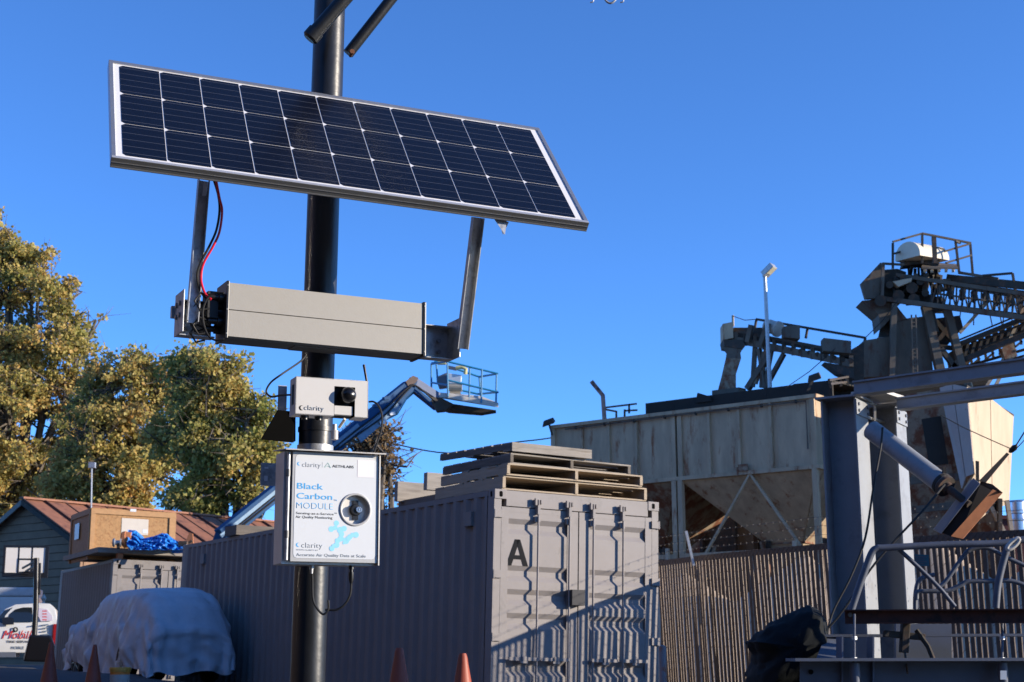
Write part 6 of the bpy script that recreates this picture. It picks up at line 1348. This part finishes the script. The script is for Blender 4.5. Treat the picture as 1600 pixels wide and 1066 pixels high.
    mb = MB(); c = nl + D_ * W_ / 2 + L_ * LEN / 2; mb.box(V(c.x, c.y, gz + .38), D_, L_, UP, W_ * .9, LEN * .94, .3); mb.build('underbody', blackp, t)
covered_car()

# ------------------------------------------------------------------ boom lift
MB.K = 1.32; LD0, LD1 = 46, 50
t = thing('boom_lift', 'blue boom lift reaching up from behind the container with a work basket', 'boom lift', V(P(330, 900, LD0).x, LD0 + .5, ground(-8, 46)))
def pb(x, y, o=0): return P(x, y, LD0 + (LD1 - LD0) * (x - 350) / 300 + o * MB.K)
g0 = V(P(300, 1030, LD0).x, LD0 + .5, 0); g0.z = ground(g0.x, g0.y)
mb = MB(); mb.box(g0 + UP * .75, V(1, 0, 0), V(0, 1, 0), UP, 2.6, 1.9, .6); mb.build('chassis', liftblue, t, bevel=.05)
mb = MB(); mb.box(g0 + UP * 1.5, V(1, 0, 0), V(0, 1, 0), UP, 2.0, 1.6, .9); mb.build('turret', liftblue, t, bevel=.08)
for sx in (-1, 1):
    for sy in (-1, 1): mb = MB(); mb.lathe(g0 + V(sx * .95, sy * .95, .42), V(0, sy, 0), [(-.15, 0), (-.15, .42), (.15, .42), (.15, 0)], 20); mb.build('wheel', rubber, t, smooth=True)
mb = MB(); mb.bar(g0 + UP * 1.7, pb(352, 834), .30, .34); mb.build('boom_section', liftblue, t)
mb = MB(); mb.bar(pb(345, 838), pb(530, 690), .30, .36); b1 = mb.build('boom_section', liftblue, t, bevel=.02)
mb = MB(); mb.bar(pb(345, 838, -.16) + UP * .0, pb(560, 664, -.16), .02, .09); mb.build('boom_rail', mat('worn_blue_steel', (.10, .17, .25), .5, .3, .2, 5), b1)
mb = MB(); mb.bar(pb(500, 713), pb(638, 603), .24, .29); b2 = mb.build('boom_section', liftblue, t, bevel=.02)
mb = MB(); mb.bar(pb(520, 705, -.14), pb(615, 628, -.14), .05, .05); mb.bar(pb(560, 686, -.14), pb(622, 632, -.14), .04, .22); mb.build('hose_tray', mat('worn_blue_steel', (.10, .17, .25)), b2)
for x, y in ((603, 626), (588, 637), (612, 650), (596, 664)): mb = MB(); mb.bar(pb(x - 4, y - 3, -.16), pb(x + 4, y - 4, -.16), .12, .08); mb.build('bracket', galv if y > 640 else liftblue, b2)
for k_ in (0, 1): mb = MB(); mb.tube(spline([pb(360, 832 + 5 * k_, -.2), pb(450, 758 + 6 * k_, -.2), pb(540, 686 + 7 * k_, -.2), pb(600, 640 + 10 * k_, -.2), pb(636, 607 + 4 * k_, -.2), pb(650, 603, -.2), pb(680, 628, -.2)]), .022, 6); mb.build('hydraulic_hose', rubber, t, smooth=True)
mb = MB(); mb.poly([pb(x, y, -.15) for x, y in ((598, 656), (622, 628), (628, 612), (640, 590), (647, 588), (652, 596), (645, 612), (634, 622), (620, 645), (610, 650))], V(0, -1, 0), .32); mb.build('knuckle', liftblue, t)
mb = MB(); mb.poly([pb(x, y, -.18) for x, y in ((634, 596), (645, 587), (653, 590), (650, 598), (638, 604))], V(0, -1, 0), .38); mb.build('knuckle_pin', mat('brown_pin_steel', (.07, .04, .03), .7, 0, .3, 6), t)
mb = MB(); mb.bar(pb(644, 594), pb(684, 620), .16, .18); mb.build('jib', mat('weathered_jib_blue', (.09, .12, .20), .6, 0, .2, 4), t)
mb = MB(); mb.bar(pb(641, 605), pb(682, 638), .16, .12); mb.build('jib', liftblue, t)
mb = MB(); mb.poly([pb(x, y, -.1) for x, y in ((674, 620), (690, 622), (710, 632), (694, 641), (682, 642), (675, 632))], V(0, -1, 0), .35); mb.build('basket_mount', dsteel, t)
# basket: floor corners near-left, near-right, far-right, far-left
bkt = thing('work_basket', 'blue railed work basket at the end of the boom lift', 'basket', pb(725, 640)); LDb = 50.8
def pk(x, y, o=0): return P(x, y, LDb + o * MB.K)
nlc, nrc, frc, flc = pk(700, 622, -.4), pk(779, 637, -.1), pk(752, 626, .9), pk(674, 620, .6)
mb = MB(); tk = UP * .18; dr_ = UP * .04
mb.hexa([nlc, nrc, frc, flc, nlc + UP * .17, nrc + UP * .16, frc + UP * .16, flc + UP * .17]); mb.build('basket_floor', whited, bkt, bevel=.01)
mb = MB(); mb.poly([pk(x, y, .2) for x, y in ((678, 626), (700, 630), (775, 641), (752, 645), (700, 641), (680, 634))], V(0, -1, 0), .5); mb.build('under_frame', dsteel, bkt)
def rail(x0, y0, x1, y1, o0=0, o1=0, r=.028, nm='basket_rail'): mb = MB(); mb.tube([pk(x0, y0, o0), pk(x1, y1, o1)], r, 6); mb.build(nm, liftrail, bkt, smooth=True)
for q in ((699, 565, 778, 584, -.4, -.1), (699, 594, 778, 613, -.4, -.1), (674, 569, 699, 565, .6, -.4), (674, 598, 699, 602, .6, -.4), (778, 584, 749, 589, -.1, .9), (778, 613, 748, 616, -.1, .9), (674, 569, 680, 566, .6, .6), (705, 574, 749, 589, .7, .9), (716, 609, 748, 616, .8, .9)): rail(*q)
for q in ((699, 565, 700, 620, -.4, -.4), (734, 573, 733, 626, -.25, -.25), (753, 577, 752, 630, -.2, -.2), (776, 584, 775, 630, -.1, -.1), (674, 569, 674, 620, .6, .6), (749, 588, 751, 622, .9, .9), (674, 570, 676, 566, .6, .6), (682, 570, 684, 600, .5, .5)): rail(*q, nm='basket_post')
rail(679, 566, 698, 566, .6, .6, .05, 'padded_rail')
mb = MB(); mb.bar(pk(684, 567, .3), pk(697, 567, .3), .1, .1); mb.build('yellow_pad', yellow, bkt, bevel=.02)
mb = MB(); mb.tube([pk(712, 575, .2), pk(722, 574, .2), pk(728, 577, .2), pk(727, 585, .2)], .05, 8); mb.build('yellow_pad', yellow, bkt, smooth=True)
cpn = thing('control_box', 'white control console standing inside the work basket', 'control box', pk(710, 620, .3))
mb = MB(); mb.poly([pk(x, y, .2) for x, y in ((700, 583), (721, 586), (720, 602), (701, 600))], V(0, -1, 0), .35); mb.build('console_body', labelw, cpn, bevel=.02)
mb = MB(); mb.tube([pk(700, 605, .1), pk(722, 606, .1)], .11, 12); mb.build('console_tank', mat('tank_tan', (.4, .36, .28), .6), cpn, smooth=True)
mb = MB(); mb.poly([pk(x, y, .3) for x, y in ((703, 608), (719, 610), (721, 618), (702, 616))], V(0, -1, 0), .3); mb.build('console_leg', whited, cpn)
mb = MB(); mb.poly([pk(x, y, .4) for x, y in ((684, 588), (698, 582), (699, 604), (686, 606), (683, 598))], V(0, -1, 0), .3); mb.build('dark_case', bluegrey, cpn, bevel=.03)
mb = MB(); mb.bar(pk(700, 574, .4), pk(714, 577, .4), .1, .08); mb.build('console_top', bluegrey, cpn)

MB.K = 1.0
# overhead wire far behind and thin wires
cable('overhead_wire', [(600, 690, 70), (700, 708, 70), (800, 692, 70), (863, 684, 70), (1000, 660, 70)], 70, .03, rubber, 'thin overhead wire crossing the sky behind the pallet stack', 'wire')

# ------------------------------------------------------------------ trees
def leafmat(name, cols_, sc_=.35):
    m = bpy.data.materials.new(name); m.use_nodes = True; n = m.node_tree.nodes; l = m.node_tree.links; b = n['Principled BSDF']; b.inputs['Roughness'].default_value = .55; b.inputs['Specular IOR Level'].default_value = .3
    ge = n.new('ShaderNodeNewGeometry'); cr = n.new('ShaderNodeValToRGB'); cr.color_ramp.interpolation = 'LINEAR'
    e = cr.color_ramp.elements; e[0].position = 0; e[0].color = (*cols_[0], 1); e[1].position = 1; e[1].color = (*cols_[-1], 1)
    for i, c in enumerate(cols_[1:-1]): x = e.new((i + 1) / (len(cols_) - 1)); x.color = (*c, 1)
    tc = n.new('ShaderNodeTexCoord'); no = n.new('ShaderNodeTexNoise'); no.inputs['Scale'].default_value = sc_; no.inputs['Detail'].default_value = 3; l.new(tc.outputs['Object'], no.inputs[0])
    mr = n.new('ShaderNodeMapRange'); mr.inputs[1].default_value = .32; mr.inputs[2].default_value = .68; l.new(no.outputs[0], mr.inputs[0])
    ad = n.new('ShaderNodeMath'); ad.operation = 'MULTIPLY_ADD'; ad.inputs[1].default_value = .55; l.new(ge.outputs['Random Per Island'], ad.inputs[0])
    m2 = n.new('ShaderNodeMath'); m2.operation = 'MULTIPLY'; m2.inputs[1].default_value = .5; l.new(mr.outputs[0], m2.inputs[0]); l.new(m2.outputs[0], ad.inputs[2])
    l.new(ad.outputs[0], cr.inputs[0]); l.new(cr.outputs[0], b.inputs['Base Color'])
    tr = n.new('ShaderNodeBsdfTranslucent'); l.new(cr.outputs[0], tr.inputs[0]); mx = n.new('ShaderNodeMixShader'); mx.inputs[0].default_value = .40
    out = [x for x in n if x.type == 'OUTPUT_MATERIAL'][0]; l.new(b.outputs[0], mx.inputs[1]); l.new(tr.outputs[0], mx.inputs[2]); l.new(mx.outputs[0], out.inputs[0]); return m
leaf_a = leafmat('autumn_sycamore_leaf', [(.16, .18, .04), (.30, .28, .07), (.46, .38, .12), (.54, .38, .12), (.52, .27, .08)])
leaf_b = leafmat('olive_sycamore_leaf', [(.13, .17, .04), (.25, .26, .06), (.38, .34, .10), (.48, .38, .12), (.48, .28, .08)])
leaf_c = leafmat('brown_twig_leaf', [(.12, .08, .04), (.2, .13, .06), (.26, .15, .05)])
def tree(label, d, blobs, nleaf, lm, trunk_px, lsize=.17, group='sycamore trees behind the gabled building', clumps=260, dens=1.0):
    sc = d / 2400.0; B = [(np.array(P(x, y, d + (o if o else 0))), r * sc) for (x, y, r, o) in blobs]; vols = np.array([r ** 3 for _, r in B]); vols /= vols.sum()
    tb = P(trunk_px, 1030, d); tb.z = EYE - .3; t = thing('sycamore_tree', label, 'tree', tb, group)
    cl = []
    while len(cl) < clumps:
        c, r = B[rng.choice(len(B), p=vols)]; v = rng.normal(size=3); v /= np.linalg.norm(v); q = c + v * r * rng.uniform(.25, 1.0) ** .5
        hole = mnoise.noise(V(*q) * .42) + .6 * mnoise.noise(V(*q) * 1.1)
        if q[2] > EYE + 1.5 and hole > -.10: cl.append(q)
    cl = np.array(cl); csz = rng.uniform(.3, 1.25, len(cl)) ** 1.2
    # leaves
    k = rng.choice(len(cl), nleaf, p=(csz ** 2) / (csz ** 2).sum()); off = np.clip(rng.normal(size=(nleaf, 3)), -1.9, 1.9); off *= (csz[k] * .36)[:, None]; off[:, 2] *= .75
    c = cl[k] + off; s = rng.uniform(.45, 1.35, nleaf) ** 1.3 * lsize
    nrm = rng.normal(size=(nleaf, 3)); nrm[:, 2] = np.abs(nrm[:, 2]) * .8 + .1; nrm /= np.linalg.norm(nrm, axis=1)[:, None]
    a = rng.normal(size=(nleaf, 3)); u = np.cross(nrm, a); u /= np.linalg.norm(u, axis=1)[:, None]; w = np.cross(nrm, u)
    fold = nrm * (s * .18)[:, None]
    tip = c + u * s[:, None] * .62; lft = c + w * s[:, None] * .5 + fold + u * s[:, None] * .05; rgt = c - w * s[:, None] * .5 + fold + u * s[:, None] * .05; bs_ = c - u * s[:, None] * .45
    vs = np.stack([bs_, rgt, tip, lft], 1).reshape(-1, 3) - np.array(tb)
    me = bpy.data.meshes.new('crown'); me.vertices.add(nleaf * 4); me.vertices.foreach_set('co', vs.astype(np.float32).ravel())
    me.loops.add(nleaf * 6); idx = np.arange(nleaf)[:, None] * 4; fi = np.concatenate([idx + 0, idx + 1, idx + 2, idx + 0, idx + 2, idx + 3], 1).ravel(); me.loops.foreach_set('vertex_index', fi.astype(np.int32))
    me.polygons.add(nleaf * 2); me.polygons.foreach_set('loop_start', (np.arange(nleaf * 2) * 3).astype(np.int32)); me.update(calc_edges=True); me.materials.append(lm)
    o = bpy.data.objects.new('crown', me); col.objects.link(o); o.parent = t; o['_T'] = tuple(tb)
    # trunk, limbs, twigs
    mb = MB(); top = Vector(np.mean([b[0] for b in B], 0)); fork = tb.lerp(V(top.x, top.y, top.z), .38); mb.tube([tb, tb.lerp(fork, .5) + V(.1, 0, 0), fork], [.55, .45, .38], 12)
    mb.build('trunk', bark, t, smooth=True); mb = MB()
    ends = []
    for c_, r_ in B:
        e = Vector(c_); m1 = fork.lerp(e, .45) + V(0, 0, r_ * .12) + Vector(rng.normal(size=3) * .35); w_ = spline([fork, m1, e], 4); mb.tube(w_, list(np.linspace(.28, .09, len(w_))), 7); ends.append(w_)
    pts_ = [p for w_ in ends for p in w_[2:]]
    arr = np.array(pts_)
    for i in range(len(cl)):
        j = np.argsort(((arr - cl[i]) ** 2).sum(1))[rng.integers(0, 3)]; p0 = pts_[j]; p2 = Vector(cl[i]) + Vector(rng.normal(size=3) * .3); m_ = p0.lerp(p2, .5) + Vector(rng.normal(size=3) * .35)
        mb.tube([p0, m_, p2, p2 + (p2 - m_).normalized() * .7 + Vector(rng.normal(size=3) * .15)], [.07, .045, .025, .008], 4, caps=False)
        for _ in range(2): e = p2 + Vector(rng.normal(size=3) * .6); mb.tube([m_.lerp(p2, .6), e], [.02, .006], 3, caps=False)
    mb.build('limbs', bark, t)
tree('tallest autumn tree at the left edge, crown turning orange brown', 96, [(15, 372, 45, 0), (-30, 370, 60, 0), (55, 400, 34, 0), (10, 425, 62, 0), (60, 455, 55, -1), (110, 470, 34, 0), (-40, 440, 80, 1), (60, 540, 80, -1), (-30, 560, 110, 0), (15, 660, 100, -2), (100, 620, 75, 0), (-70, 700, 120, 0), (90, 500, 45, 1), (60, 740, 90, -1), (-20, 760, 100, 0), (120, 560, 45, -1), (150, 500, 26, 0), (150, 560, 40, 0), (165, 610, 45, 0)], 95000, leaf_a, 10, lsize=.21, clumps=1050)
tree('middle autumn tree above the chipboard crate', 86, [(205, 575, 28, 0), (175, 610, 60, 0), (255, 590, 34, 0), (150, 680, 70, -1), (215, 590, 45, 1), (225, 680, 70, 0), (190, 750, 75, -1), (130, 760, 60, 0), (250, 740, 60, 0), (240, 620, 40, 0)], 42000, leaf_a, 185, lsize=.20, clumps=520)
tree('right hand sycamore with greener leaves behind the metal roof', 77, [(300, 600, 55, 0), (335, 590, 48, -1), (285, 575, 30, 0), (345, 650, 62, 0), (385, 660, 45, -1), (300, 690, 70, 0), (400, 700, 45, 0), (370, 730, 62, -1), (310, 760, 65, 0), (410, 640, 22, 1), (430, 760, 45, 0), (480, 770, 40, 0)], 42000, leaf_b, 345, lsize=.19, clumps=470)
tree('sparse twiggy tree beside the monitor box with few brown leaves', 66, [(585, 690, 32, 0), (600, 725, 30, 0), (570, 740, 34, 0), (560, 700, 26, 0), (595, 765, 28, 0), (610, 745, 22, 0)], 2200, leaf_c, 575, lsize=.16, clumps=130, group='sycamore trees behind the gabled building')
bpy.data.objects.remove(thing_dummy)
